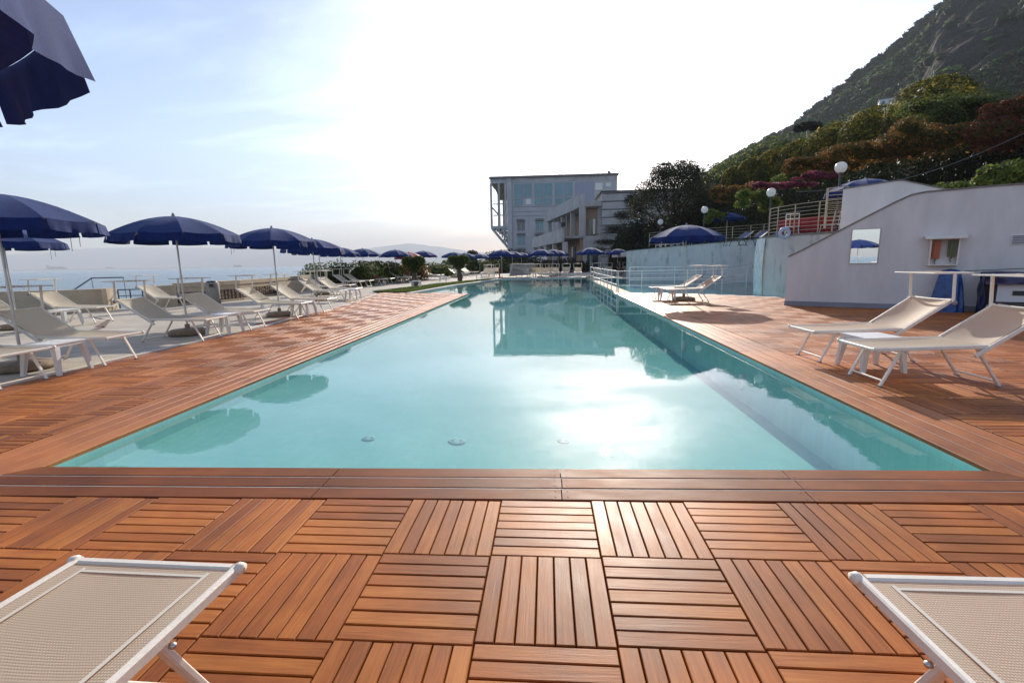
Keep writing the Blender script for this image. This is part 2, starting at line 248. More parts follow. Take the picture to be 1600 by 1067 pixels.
# ------------------------------------------------------------------ mesh helpers
class MB:
    def __init__(s): s.v = []; s.f = []; s.m = []; s.smooth = []; s.uv = {}
    def add(s, vs, fs, mi=0, sm=False, uv=None):
        o = len(s.v); s.v += [tuple(v) for v in vs]
        for k, f in enumerate(fs):
            s.f.append(tuple(i+o for i in f)); s.m.append(mi); s.smooth.append(sm)
            if uv is not None: s.uv[len(s.f)-1] = [uv[i] for i in f]
    def box(s, a, b, mi=0, rot=None, piv=None):
        x0, y0, z0 = a; x1, y1, z1 = b
        vs = [Vector(p) for p in ((x0, y0, z0), (x1, y0, z0), (x1, y1, z0), (x0, y1, z0), (x0, y0, z1), (x1, y0, z1), (x1, y1, z1), (x0, y1, z1))]
        if rot is not None:
            pv = Vector(piv) if piv is not None else Vector(((x0+x1)/2, (y0+y1)/2, (z0+z1)/2)); vs = [rot @ (v-pv) + pv for v in vs]
        s.add(vs, [(0, 3, 2, 1), (4, 5, 6, 7), (0, 1, 5, 4), (1, 2, 6, 5), (2, 3, 7, 6), (3, 0, 4, 7)], mi)
    def bar(s, p0, p1, w, h, mi=0, upv=(0, 0, 1)):      # rectangular bar with softened corners
        p0 = Vector(p0); p1 = Vector(p1); d = (p1-p0).normalized(); u_ = Vector(upv)
        if abs(d.dot(u_)) > .97: u_ = Vector((0, 1, 0))
        sx = d.cross(u_).normalized(); sz = sx.cross(d).normalized(); c = min(w, h)*.22
        pr = [(-w/2+c, -h/2), (w/2-c, -h/2), (w/2, -h/2+c), (w/2, h/2-c), (w/2-c, h/2), (-w/2+c, h/2), (-w/2, h/2-c), (-w/2, -h/2+c)]
        vs = [p0+sx*a+sz*b for a, b in pr]+[p1+sx*a+sz*b for a, b in pr]; n = 8
        s.add(vs, [(i, (i+1) % n, (i+1) % n+n, i+n) for i in range(n)]+[tuple(range(n-1, -1, -1)), tuple(range(n, 2*n))], mi)
    def tube(s, pts, r, n=8, mi=0, caps=True, r1=None):
        pts = [Vector(p) for p in pts]; k = len(pts); vs = []; fs = []
        ref = Vector((0, 0, 1)) if abs((pts[-1]-pts[0]).normalized().z) < .9 else Vector((1, 0, 0))
        for i, p in enumerate(pts):
            d = (pts[min(i+1, k-1)]-pts[max(i-1, 0)]).normalized(); a = d.cross(ref).normalized(); b = a.cross(d)
            rr = r if r1 is None else r+(r1-r)*i/(k-1)
            vs += [p+(a*math.cos(t)+b*math.sin(t))*rr for t in [2*math.pi*j/n for j in range(n)]]
        for i in range(k-1):
            for j in range(n): fs.append((i*n+j, i*n+(j+1) % n, (i+1)*n+(j+1) % n, (i+1)*n+j))
        s.add(vs, fs, mi, True)
        if caps: s.add(vs[:n], [tuple(range(n))], mi); s.add(vs[-n:], [tuple(range(n-1, -1, -1))], mi)
    def lathe(s, prof, n=20, c=(0, 0, 0), mi=0, sm=True):
        vs = []; fs = []
        for r_, z in prof: vs += [(c[0]+r_*math.cos(2*math.pi*j/n), c[1]+r_*math.sin(2*math.pi*j/n), c[2]+z) for j in range(n)]
        for i in range(len(prof)-1):
            for j in range(n): fs.append((i*n+j, i*n+(j+1) % n, (i+1)*n+(j+1) % n, (i+1)*n+j))
        s.add(vs, fs, mi, sm)
    def grid(s, fn, nu, nv, mi=0, sm=True, uvs=(1, 1)):
        vs = [fn(i/nu, j/nv) for j in range(nv+1) for i in range(nu+1)]; uv = [(i/nu*uvs[0], j/nv*uvs[1]) for j in range(nv+1) for i in range(nu+1)]
        s.add(vs, [(j*(nu+1)+i, j*(nu+1)+i+1, (j+1)*(nu+1)+i+1, (j+1)*(nu+1)+i) for j in range(nv) for i in range(nu)], mi, sm, uv)
    def prism(s, poly, z0, z1, mi=0):
        n = len(poly); vs = [(x, y, z0) for x, y in poly]+[(x, y, z1) for x, y in poly]
        s.add(vs, [tuple(range(n-1, -1, -1)), tuple(range(n, 2*n))]+[(i, (i+1) % n, (i+1) % n+n, i+n) for i in range(n)], mi)
    def mesh(s, name, mats):
        me = bpy.data.meshes.new(name); me.from_pydata(s.v, [], s.f)
        for m in (mats if isinstance(mats, (list, tuple)) else [mats]): me.materials.append(m)
        me.polygons.foreach_set('material_index', s.m); me.polygons.foreach_set('use_smooth', s.smooth)
        if s.uv:
            ul = me.uv_layers.new(name='UVMap')
            for k, uvs in s.uv.items():
                for li, uvv in zip(me.polygons[k].loop_indices, uvs): ul.data[li].uv = uvv
        me.update(); return me
    def obj(s, name, mats, parent=None, **k): return link(name, s.mesh(name, mats), parent, **k)

def link(name, me, parent=None, kind=None, label=None, cat=None, group=None):
    o = bpy.data.objects.new(name, me); col.objects.link(o)
    if parent is not None: o.parent = parent
    return tag(o, label, cat, group, kind)
def tag(o, label=None, cat=None, group=None, kind=None):
    if label: o['label'] = label
    if cat: o['category'] = cat
    if group: o['group'] = group
    if kind: o['kind'] = kind
    return o
def thing(name, label, cat, loc=(0, 0, 0), rz=0, group=None):
    o = bpy.data.objects.new(name, None); col.objects.link(o); o.location = loc; o.rotation_euler = (0, 0, rz); o.empty_display_size = .1
    return tag(o, label, cat, group)
def kids(o): return KIDS.get(o.name, [])
def copy_thing(root, loc, rz, label, scale=None):
    r = root.copy(); col.objects.link(r); r.location = loc; r.rotation_euler = (0, 0, rz)
    if label: r['label'] = label
    if scale: r.scale = (scale,)*3
    for ch in [o for o in PARTS[root.name]]:
        c = ch[0].copy(); col.objects.link(c); c.parent = r
        for g in ch[1]:
            d = g.copy(); col.objects.link(d); d.parent = c
    return r
PARTS = {}
def remember(root):
    allo = list(col.objects); PARTS[root.name] = [(c, [g for g in allo if g.parent == c]) for c in allo if c.parent == root]
ORD = ['first', 'second', 'third', 'fourth', 'fifth', 'sixth', 'seventh', 'eighth', 'ninth', 'tenth', 'eleventh', 'twelfth']

# ------------------------------------------------------------------ pool geometry
PL, PR_ = -3.1645, 2.989
SK = .0238
def ynear(x, off=0.): return 1.447 - off + SK*x
CW = .58                                                     # width of the side copings
TIPY = 19.5                                                  # the deck ends here and the pool widens to the left
FARY = 37.2
WZ = -.055                                                   # pool water level

# --- pool shell
def add_wall_strip(mb, pts, z0, z1, mi=0):
    for a, b in zip(pts, pts[1:]):
        L = math.dist(a, b); mb.add([(a[0], a[1], z0), (b[0], b[1], z0), (b[0], b[1], z1), (a[0], a[1], z1)], [(0, 1, 2, 3)], mi)
outline = [(PL, ynear(PL)), (PR_, ynear(PR_)), (PR_, 18.6), (3.12, 20), (3.2, 28), (3.4, FARY+.6), (-3.45, FARY-.6), (-4.45, 30.5), (-5.15, 27), (-5.75, TIPY+.25), (-3.1, TIPY-.15)]
def liner_mat(name, c1, c2):
    m = mat(name, c1, .9, spec=0., var=c2, vscale=1.1); n, l = m.node_tree.nodes, m.node_tree.links; b = n['Principled BSDF']
    br = n.new('ShaderNodeTexBrick'); t = n.new('ShaderNodeTexCoord'); l.new(t.outputs['Object'], br.inputs['Vector']); br.offset = 0; br.inputs['Scale'].default_value = 1
    br.inputs['Brick Width'].default_value = .1; br.inputs['Row Height'].default_value = .1; br.inputs['Mortar Size'].default_value = .0035
    br.inputs['Color1'].default_value = (1, 1, 1, 1); br.inputs['Color2'].default_value = (.93, .95, .95, 1); br.inputs['Mortar'].default_value = (.88, .9, .9, 1)
    src = b.inputs['Base Color'].links[0].from_socket; mx = n.new('ShaderNodeMix'); mx.data_type = 'RGBA'; mx.blend_type = 'MULTIPLY'; mx.inputs['Factor'].default_value = 1
    l.new(src, mx.inputs['A']); l.new(br.outputs['Color'], mx.inputs['B']); l.new(mx.outputs['Result'], b.inputs['Base Color']); return m
M['liner'] = liner_mat('pale turquoise pool tiles', (.27, .52, .48), (.235, .48, .445))
M['liner2'] = liner_mat('pale lagoon tiles', (.45, .78, .82), (.4, .72, .76))
mb = MB()
FZ = -.68
def floorz(x): return max(-.68, min(-.16, -.18-.5*(x-PL)/(PR_-PL)))
mb.add([(x, y, floorz(x)) for x, y in outline[:3]]+[(PL, TIPY-.15, floorz(PL))], [(0, 1, 2, 3)]); mb.add([(x, y, floorz(x)) for x, y in outline[2:]]+[(PL, TIPY-.15, floorz(PL))], [tuple(range(len(outline)-1))])
add_wall_strip(mb, outline+outline[:1], FZ, -.03, 1)
# a narrow ledge along the left wall, and steps by the far end

M['linerw'] = liner_mat('pool wall tiles lightened for scattered light', (.42, .68, .63), (.37, .63, .59)); mb.obj('pool_basin', [M['liner'], M['linerw']], kind='structure')  # same tile as the floor, colour lightened for light scattered in the water
mb = MB(); mb.add([(x, y, WZ) for x, y in [(PL, 1.30)] + [(PR_, 1.45)] + outline[2:]], [tuple(range(len(outline)))])
mb.v[0] = (PL, ynear(PL), WZ); mb.v[1] = (PR_, ynear(PR_), WZ)
M['water'] = water_mat('pool water', (.88, .985, .98), 7., .00045, (1, 1, 1))
mb.obj('pool_water', M['water'], kind='structure')
for (px, py, r_) in ((714, 690, .085), (576, 686, .06), (880, 690, .06)):
    p = at(px, py, FZ+.01); p = at(px, py, floorz(p.x)); p = at(px, py, floorz(p.x)); mb = MB(); mb.lathe([(r_, 0), (r_, .004), (r_*.8, .007), (r_*.35, .008), (.001, .008)], 18)
    for k in range(8):
        a = k*math.pi/4; mb.bar((r_*.4*math.cos(a), r_*.4*math.sin(a), .010), (r_*.75*math.cos(a), r_*.75*math.sin(a), .009), .006, .004, 1)
    o = mb.obj('floor_inlet', [M['liner'], M['plinth']]); o.location = (p.x, p.y, floorz(p.x)+.003); o.rotation_euler = (0, math.atan(.5/(PR_-PL)), 0)
    tag(o, {714: 'largest round white inlet on the pool floor, middle of three', 576: 'small round white inlet on the pool floor, left of the largest', 880: 'small round white inlet on the pool floor beside the sun glare'}[px], 'pool inlet', 'round inlets on the pool floor')
# white ladder-like fittings and underwater lamps on the right wall
for i, y in enumerate((5.3, 8.2)):
    mb = MB(); mb.lathe([(.11, 0), (.11, .02), (.08, .035), (.001, .035)], 18); o = mb.obj('pool_lamp', M['plastic']); o.rotation_euler = (0, R(-90), 0); o.location = (PR_-.002, y, -.4)
    tag(o, ['round white underwater lamp on the right pool wall, nearer one', 'round white underwater lamp on the right pool wall, farther one'][i], 'pool lamp', 'underwater lamps')

# ------------------------------------------------------------------ wood deck
SLW, SLG, TS, TSY = .0662, .0054, .5, .513
def slat_mesh(name, L, w, h=.022, m=None):
    mb = MB(); c = .0028
    x, y = L/2, w/2
    vs = [(-x, -y, -h), (x, -y, -h), (x, y, -h), (-x, y, -h), (-x, -y, -c), (x, -y, -c), (x, y, -c), (-x, y, -c), (-x+c, -y+c, 0), (x-c, -y+c, 0), (x-c, y-c, 0), (-x+c, y-c, 0)]
    fs = [(8, 9, 10, 11), (0, 1, 5, 4), (1, 2, 6, 5), (2, 3, 7, 6), (3, 0, 4, 7), (4, 5, 9, 8), (5, 6, 10, 9), (6, 7, 11, 10), (7, 4, 8, 11)]
    uv = [(v[0]+x, v[1]+y) for v in vs]; mb.add(vs, fs, 0, False, uv); return mb
def inpoly(x, y, P):
    c = False; n = len(P)
    for i in range(n):
        x1, y1 = P[i]; x2, y2 = P[(i+1) % n]
        if (y1 > y) != (y2 > y) and x < (x2-x1)*(y-y1)/(y2-y1)+x1: c = not c
    return c
deck_left = [(-6.0, -8), (-6.0, 9), (-6.25, 11), (-6.35, 14), (-6.75, 16.5), (-7.4, 20), (-7.6, TIPY+1.2), (-5.75, TIPY+.15), (-3.3, TIPY-.2), (PL-CW, 17.5), (PL-CW, 1.0), (-6, 1.0)]
deck_right = [(PR_+CW, 1.0), (PR_+CW, 18.3), (3.96, 18.0), (5.7, 17.1), (6.85, 16.3), (8.1, 14.9), (9, 13), (12.5, 8), (12.5, 1)]
tiles = []
for j in range(-17, 42):
    for i in range(-15, 26):
        x = (i+.5)*TS; y = (j+.5)*TSY + .022*x
        if j < 2: ok = -8 < x < 12.4
        else: ok = inpoly(x, y, deck_left) or inpoly(x, y, deck_right) or any(inpoly(x+dx, y+dy, P) for P in (deck_left, deck_right) for dx in (-.2, .2) for dy in (-.2, .2))
        if j >= 2 and PL-CW+.02 < x+.25 and x-.25 < PR_+CW-.02 and (x > PL-CW or x < PR_+CW) and not (x < PL-CW+.25 or x > PR_+CW-.25): ok = False
        if ok and j > 1 and (abs(x-(PL-CW)) < .25 or abs(x-(PR_+CW)) < .25): pass
        if ok: tiles.append((i, j, x, y))
slats = []
for i, j, x, y in tiles:
    along_y = (i+j) % 2 == 0; cx0, cx1 = x-TS/2, x+TS/2
    if j >= 2:                                               # trim at the copings
        if x < 0: cx1 = min(cx1, PL-CW-.006)
        else: cx0 = max(cx0, PR_+CW+.006)
        if cx1-cx0 < .05: continue
    for k in range(7):
        o = (k-3)*(SLW+SLG)
        if along_y:
            sa, sb = max(x+o-SLW/2, cx0), min(x+o+SLW/2, cx1)
            if sb-sa > .012: slats.append(((sa+sb)/2, y, TSY-.008, 1, min(SLW, sb-sa)))
        else: slats.append(((cx0+cx1)/2, y+o*TSY/TS, cx1-cx0-.008, 0, SLW))
def dist(s): return math.dist((s[0], s[1]), (CAM[0], CAM[1]))
def seen(s):
    d = Vector((s[0], s[1], 0))-Vector(CAM); z = d.dot(fw)
    return z > .2 and abs(d.dot(rt)/z*FPX) < 830 and abs(d.dot(up)/z*FPX) < 560
near = sorted([s for s in slats if seen(s) and s[4] > SLW-1e-4 and abs(s[2]-(TSY-.008 if s[3] else TS-.008)) < .01], key=dist)[:299]
nearset = set(near)
deck = MB(); deck.box((-6.1, -8, -.06), (12.6, ynear(0)-.03-.08, -.026)); deck.prism([(a, b) for a, b in [(-6.1, 1.3), (PL-.02, 1.3), (PL-.02, TIPY-.3), (-5.9, TIPY+.2), (-8.3, 21.2), (-7.4, 19.6), (-6.85, 16.4), (-6.45, 14), (-6.3, 11), (-6.05, 9)]], -.06, -.0255)
deck.prism([(PR_+.02, 1.3), (12.6, 1.3), (12.6, 8), (9.1, 13), (8.1, 15.), (6.85, 16.45), (5.7, 17.2), (3.96, 18.1), (PR_+.02, 18.68)], -.06, -.0255)
deck = deck.obj('wooden_deck', M['under'], kind='structure')
me_x = slat_mesh('slat', TS-.008, SLW).mesh('slat', M['wood']); me_y = slat_mesh('slat', TSY-.008, SLW).mesh('slat', M['wood'])
for s in near:
    o = bpy.data.objects.new('slat', me_y if s[3] else me_x); col.objects.link(o); o.parent = deck
    o.location = (s[0], s[1], random.uniform(-.0009, .0009)); o.rotation_euler = (random.uniform(-.004, .004), random.uniform(-.002, .002), (math.pi/2 if s[3] else 0)+(math.pi if random.random() < .5 else 0)+random.uniform(-.0016, .0016))
def build_stuff(lst, name, m, parent):
    base = slat_mesh('s', 1, 1); bv = np.array(base.v); nf = base.f; V = []; F = []; U = []; T = []
    for k, s in enumerate(lst):
        v = bv.copy(); c = .0028
        L, w = s[2], s[4]
        sx = np.sign(bv[:, 0]); sy = np.sign(bv[:, 1]); top = bv[:, 2] > -.001
        X = sx*(L/2 - top*c); Y = sy*(w/2 - top*c); Z = bv[:, 2] + random.uniform(-.0012, .0012) + X*random.uniform(-.004, .004)
        if s[3]: P = np.c_[-Y, X, Z]
        else: P = np.c_[X, Y, Z]
        P[:, 0] += s[0]; P[:, 1] += s[1]; V.append(P); F += [tuple(a+12*k for a in f) for f in nf]
        U.append(np.c_[X, Y]); T.append(random.random())
    me = bpy.data.meshes.new(name); V = np.concatenate(V); me.from_pydata(V.tolist(), [], F); me.materials.append(m)
    U = np.concatenate(U); ul = me.uv_layers.new(name='UVMap'); li = np.empty(len(me.loops), 'i'); me.loops.foreach_get('vertex_index', li); ul.data.foreach_set('uv', U[li].ravel())
    a = me.attributes.new('tint', 'FLOAT', 'POINT'); a.data.foreach_set('value', np.repeat(np.array(T), 12)); me.update()
    return link(name, me, parent, kind='stuff')
build_stuff([s for s in slats if s not in nearset], 'slats', M['wood'], deck)

# coping boards: three dark ones at the near end, four along each side, mitred at the corners
def board(name, poly, m, parent, alongx, z=0.):
    """poly: four ground corners (inner a, inner b, outer b, outer a)"""
    mb = MB(); c = Vector((sum(p[0] for p in poly)/4, sum(p[1] for p in poly)/4, 0)); k = .004
    top = [Vector((x, y, z)) + (c-Vector((x, y, 0))).normalized()*0 for x, y in poly]
    a, b, cc, d = [Vector((x, y, 0)) for x, y in poly]
    n = (d-a).normalized()*k
    vs = [a, b, cc, d]; tp = [a+n, b+n, cc-n, d-n]
    V = [(p.x, p.y, z-.03) for p in vs]+[(p.x, p.y, z-k) for p in vs]+[(p.x, p.y, z) for p in tp]
    uv = [((p[0], p[1]) if alongx else (p[1], p[0])) for p in V]
    mb.add(V, [(8, 9, 10, 11), (4, 5, 9, 8), (5, 6, 10, 9), (6, 7, 11, 10), (7, 4, 8, 11), (0, 1, 5, 4), (1, 2, 6, 5), (2, 3, 7, 6), (3, 0, 4, 7)], 0, False, uv)
    return mb.obj(name, m, parent)
coping = bpy.data.objects.new('pool_coping', None); col.objects.link(coping); coping['kind'] = 'structure'
nb = 3; bw = .128; gap = .011
for k in range(nb):
    o0 = k*(bw+gap) - .0; o1 = o0+bw
    cuts = [PL-o0*1.0, -1.98, .17, 2.2, PR_+o0]
    cuts = [PL] + ([-1.1, .34, 1.72] if k != 1 else [-1.1, .345, 1.73]) + [PR_]
    for a, b in zip(cuts, cuts[1:]):
        xa0, xa1 = (a-o0*1.1, a-o1*1.1) if a == PL else (a+.003, a+.003)
        xb0, xb1 = (b+o0*1.1, b+o1*1.1) if b == PR_ else (b-.003, b-.003)
        board('coping_board', [(xb0, ynear(xb0, o0)), (xa0, ynear(xa0, o0)), (xa1, ynear(xa1, o1)), (xb1, ynear(xb1, o1))], M['wood_dark'], coping, True, random.uniform(-.001, .001))
    if k == 2: continue
    mb = MB(); yy = o1+gap/2                                        # pale strip standing in for reflections on the rounded board edges
    x0, x1 = PL-yy*1.1, PR_+yy*1.1
    mb.bar((x0, ynear(x0, yy), -.009), (x1, ynear(x1, yy), -.009), .0085, .012); mb.obj('edge_glint_strip', M['curb'], coping)
sbw = .135; sg = .009
for side in (-1, 1):
    X0 = PL if side < 0 else PR_
    for k in range(4):
        o0 = k*(sbw+sg); o1 = o0+sbw
        yy = 1.447; L = 1.9
        segs = [None]; y = .8 + (k % 2)*.75
        ends = []
        while y < 18.0: y += 2.35; ends.append(min(y, 18.6))
        def ystart(o): return ynear(X0, 0) - o*.93
        yend = (lambda o: TIPY-.25-o*.1) if side < 0 else (lambda o: 18.65-o*.45)
        prev = None
        for e in ends:
            last = e >= 18.0
            a0, a1 = (ystart(o0), ystart(o1)) if prev is None else (prev+.003, prev+.003)
            b0, b1 = (yend(o0), yend(o1)) if last else (e-.003, e-.003)
            q = [(X0+side*o0, a0), (X0+side*o0, b0), (X0+side*o1, b1), (X0+side*o1, a1)]
            if side > 0: q = [q[1], q[0], q[3], q[2]]
            board('coping_board', q, M['wood_pale'], coping, False, random.uniform(-.001, .001)); prev = e
            if last: break
scr = MB()                                                       # screw heads at the board joints
for xj in (-1.1, .34, 1.72):
    for k in range(3):
        for dx in (-.035, .035):
            for do in (.03, .10): scr.lathe([(.0045, .0012), (.004, .002), (.0003, .0022)], 6, (xj+dx, ynear(xj+dx, k*(bw+gap)+do), .0))
scr.obj('screw_heads', M['darkmetal'], coping, kind='stuff')
# beam under the coping lip
mb = MB(); 
for a, b in (((PL+.0, 1.44), (PL, TIPY-.3)), ((PR_, 1.5), (PR_, 18.6))):
    sgn = -1 if a[0] < 0 else 1
    mb.box((min(a[0]+sgn*.02, a[0]+sgn*.05), a[1], -.12), (max(a[0]+sgn*.02, a[0]+sgn*.05), b[1], -.03))
mb.obj('edge_beam', M['under'], coping)

# ------------------------------------------------------------------ ground, paving, lawn, curb
mb = MB()
def flat(poly, z): mb.add([(x, y, z) for x, y in poly], [tuple(range(len(poly)))])
pav = [(-6.15, -10), (-6.15, 9), (-6.4, 11), (-6.5, 14), (-6.9, 16.5), (-7.6, 20), (-8.3, 21.2), (-6.9, 24), (-5.6, 28), (-4.0, 36.4), (-3.8, FARY+.1), (-3.8, 80), (-16, 80), (-14, 40), (-12.9, 23.5), (-12.2, 19.5), (-12.1, 16), (-13.9, 14.8), (-14.6, 11.6), (-17.4, 11.2), (-19.7, 9.5), (-24, 8.5), (-30, 8.3), (-30, -10)]
mb.add([(x, y, -.012) for x, y in pav], [tuple(range(len(pav)))])
mb.obj('paved_terrace', M['paving'], kind='structure')
mb = MB(); flat([(-3.8, FARY+.25), (3.35, FARY+.95), (3.35, 80), (-3.8, 80)], -.010); flat([(3.35, 36), (16, 36), (16, 80), (3.35, 80)], -.014)
mb.obj('far_terrace', M['paving'], kind='structure')
# thin stone curb between deck and paving
edge = [(-6.03, -8), (-6.03, 9), (-6.28, 11), (-6.38, 14), (-6.78, 16.5), (-7.45, 20), (-8.2, 21.2)]
mb = MB()
for a, b in zip(edge, edge[1:]): mb.prism([(a[0]-.11, a[1]), (a[0], a[1]), (b[0], b[1]), (b[0]-.11, b[1])], -.05, .004)
mb.obj('deck_curb', M['curb'], kind='structure')
# white curb between pool and lawn, and round the far end
cu = [(-5.85, TIPY+.2), (-5.15, 27), (-4.45, 30.5), (-3.45, FARY-.6), (-3.3, FARY), (3.4, FARY+.65)]
mb = MB()
for a, b in zip(cu, cu[1:]):
    d = Vector((b[0]-a[0], b[1]-a[1])).normalized(); n = Vector((-d.y, d.x))*.26
    mb.prism([(a[0], a[1]), (b[0], b[1]), (b[0]+n.x, b[1]+n.y), (a[0]+n.x, a[1]+n.y)][::1], -.2, .03)
mb.obj('pool_curb', M['curb'], kind='structure')
lawn = [(-8.1, 21.1), (-6.1, 20.6), (-5.45, 27.05), (-4.75, 30.6), (-3.72, 36.7), (-4.3, 37), (-5.6, 33), (-6.9, 27.5), (-7.6, 24)]
mb = MB(); mb.prism(lawn, -.05, .02); mb.obj('lawn_soil', M['earth'], kind='structure')
# brown inlay curving over the paving
mb = MB(); p0 = at(118, 525); p1 = at(180, 505)
cpt = [Vector((-8.2, 5.8)), Vector((-9.0, 7.3)), Vector((-9.9, 8.8)), Vector((-11.2, 10.3)), Vector((-12.8, 11.3))]
for a, b in zip(cpt, cpt[1:]):
    mb.add([(a.x, a.y, -.006), (b.x, b.y, -.006), (b.x-.3, b.y+.25, -.006), (a.x-.36, a.y+.1, -.006)], [(0, 1, 2, 3)])
mb.obj('paving_inlay', M['brownstripe'], kind='structure')

# ground under everything to the horizon, and the sea
mb = MB(); mb.add([(x, y, -3.4) for x, y in ((-5800, -4200), (5800, -4200), (5800, 8800), (-5800, 8800))], [(0, 1, 2, 3)]); 
def sea_mat():
    m = mat('sea water', (.035, .10, .15), .18, 0, .5); n, l = m.node_tree.nodes, m.node_tree.links; b = n['Principled BSDF']; b.inputs['IOR'].default_value = 1.33
    t = n.new('ShaderNodeTexCoord'); mp = n.new('ShaderNodeMapping'); mp.inputs['Scale'].default_value = (.35, 1, 1); l.new(t.outputs['Object'], mp.inputs[0])
    ns = n.new('ShaderNodeTexNoise'); ns.inputs['Scale'].default_value = .9; ns.inputs['Detail'].default_value = 6; ns.inputs['Roughness'].default_value = .6; l.new(mp.outputs[0], ns.inputs['Vector'])
    bp = n.new('ShaderNodeBump'); bp.inputs['Strength'].default_value = .8; bp.inputs['Distance'].default_value = .5; l.new(ns.outputs['Fac'], bp.inputs['Height']); l.new(bp.outputs[0], b.inputs['Normal'])
    n2 = n.new('ShaderNodeTexNoise'); n2.inputs['Scale'].default_value = .02; n2.inputs['Detail'].default_value = 5; mp2 = n.new('ShaderNodeMapping'); mp2.inputs['Scale'].default_value = (.25, 2.5, 1); l.new(t.outputs['Object'], mp2.inputs[0]); l.new(mp2.outputs[0], n2.inputs['Vector'])
    mx = n.new('ShaderNodeMix'); mx.data_type = 'RGBA'; mx.inputs['A'].default_value = (.03, .085, .13, 1); mx.inputs['B'].default_value = (.06, .15, .2, 1); l.new(n2.outputs['Fac'], mx.inputs['Factor']); l.new(mx.outputs['Result'], b.inputs['Base Color'])
    return m
mb.obj('sea', sea_mat(), kind='structure')
mb = MB(); mb.prism([(-30, -12), (-13.0, -12), (-13.0, 11), (-12.6, 14.8), (-11.9, 16), (-11.9, 19.5), (-12.7, 23.5), (-13.8, 40), (-15.5, 85), (60, 85), (60, 60), (9, 60), (9, 36), (3.5, 38), (-5, 38.2), (-8, 22), (-7.3, 16), (-6.4, 9), (-6.4, -8.2), (-6.4, -12)][:20], -3.4, -.09)
mb.obj('embankment', M['concrete'], kind='structure')
mb = MB(); mb.prism([(9.4, -12), (60, -12), (60, 59.9), (9.4, 59.9)], -3.4, -.1); mb.prism([(-6.3, -12), (9.3, -12), (9.3, -8.2), (-6.3, -8.2)], -3.4, -.1); mb.obj('back_ground', M['concrete'], kind='structure')


# ------------------------------------------------------------------ leaves
def leaf_mesh(name, P, size, m, up_bias=0., jitter=.5, aspect=.55, N=None, align=.0):
    """one small kinked leaf (2 quads) at every point of P"""
    n = len(P); d = rng.normal(size=(n, 3)); d[:, 2] += up_bias; d /= np.linalg.norm(d, axis=1)[:, None]
    if N is not None: d = N*align+d*(1-align); d /= np.linalg.norm(d, axis=1)[:, None]
    a = np.cross(d, rng.normal(size=(n, 3))); a /= np.linalg.norm(a, axis=1)[:, None]; b = np.cross(d, a)
    s = size*(1-jitter+2*jitter*rng.random(n))[:, None]
    v = np.stack([P - a*s, P - b*s*aspect*.8 - a*s*.1, P + b*s*aspect*.8 - a*s*.1, P + a*s - d*s*.25], 1).reshape(-1, 3)
    me = bpy.data.meshes.new(name); me.vertices.add(4*n); me.vertices.foreach_set('co', v.astype('f').ravel())
    me.loops.add(6*n); base = np.arange(n)[:, None]*4; me.loops.foreach_set('vertex_index', (base+np.array([0, 1, 2, 1, 3, 2])).astype('i').ravel())
    me.polygons.add(2*n); me.polygons.foreach_set('loop_start', (np.arange(2*n)*3).astype('i')); me.polygons.foreach_set('loop_total', np.full(2*n, 3, 'i'))
    ma = m if isinstance(m, list) else [m]
    for k in ma: me.materials.append(k)
    t = me.attributes.new('tint', 'FLOAT', 'POINT'); t.data.foreach_set('value', np.repeat(rng.random(n), 4).astype('f'))
    me.update(calc_edges=True); me.validate(); return me
def lumpy(n, lumps, shell=.35, normals=False, rough=.0):
    """n points in the outer part of a union of ellipsoids [(x,y,z,rx,ry,rz)]"""
    L = np.array(lumps, float); w = L[:, 3]*L[:, 4]+L[:, 5]*L[:, 4]; w /= w.sum(); k = rng.choice(len(L), n, p=w)
    d = rng.normal(size=(n, 3)); d /= np.linalg.norm(d, axis=1)[:, None]; r = 1-shell*rng.random(n)**1.5
    P_ = L[k, :3] + d*r[:, None]*L[k, 3:6]
    if rough:
        sz = float(L[:, 3].max()); f = 2.2/max(.4, sz); q = np.array([noise.noise(Vector(p)*f)+.6*noise.noise(Vector(p)*f*2.7) for p in P_]); out = rng.random(n) < .06
        P_ = L[k, :3] + d*(r+q*rough+out*rng.random(n)*.14)[:, None]*L[k, 3:6]
    if not normals: return P_
    keep = np.ones(n, bool)
    for q in range(len(L)): keep &= ~((k != q) & ((((P_-L[q, :3])/L[q, 3:6])**2).sum(1) < .72))
    nn = d/L[k, 3:6]; nn /= np.linalg.norm(nn, axis=1)[:, None]; return P_[keep], nn[keep]
def core(mb, lumps, f=.70, n=12):
    for x, y, z, rx, ry, rz in lumps:
        vs = []; fs = []
        for i in range(n//2+1):
            t = math.pi*i/(n//2); vs += [(x+f*rx*math.sin(t)*math.cos(2*math.pi*j/n), y+f*ry*math.sin(t)*math.sin(2*math.pi*j/n), z+f*rz*math.cos(t)) for j in range(n)]
        for i in range(n//2):
            for j in range(n): fs.append((i*n+j, i*n+(j+1) % n, (i+1)*n+(j+1) % n, (i+1)*n+j))
        mb.add(vs, fs, 0, True)
def shrub(name, label, cat, lumps, n, size, leaf, loc=(0, 0, 0), group=None, stems=True, upb=.2, shell=.35, corem='innerleaf', align=.55, rough=.2):
    t = thing(name, label, cat, loc, 0, group)
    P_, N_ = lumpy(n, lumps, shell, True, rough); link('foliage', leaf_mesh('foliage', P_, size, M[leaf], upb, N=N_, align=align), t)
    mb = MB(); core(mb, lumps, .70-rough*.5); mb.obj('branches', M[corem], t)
    return t

# lawn blades
P = []
while len(P) < 26000:
    x = random.uniform(-8.2, -3.5); y = random.uniform(20.4, 37.2)
    if inpoly(x, y, lawn): P.append((x, y, .03+random.random()*.03))
link('lawn_grass', leaf_mesh('lawn_grass', np.array(P), .035, M['grass'], 0, .4, .3), None, kind='stuff')

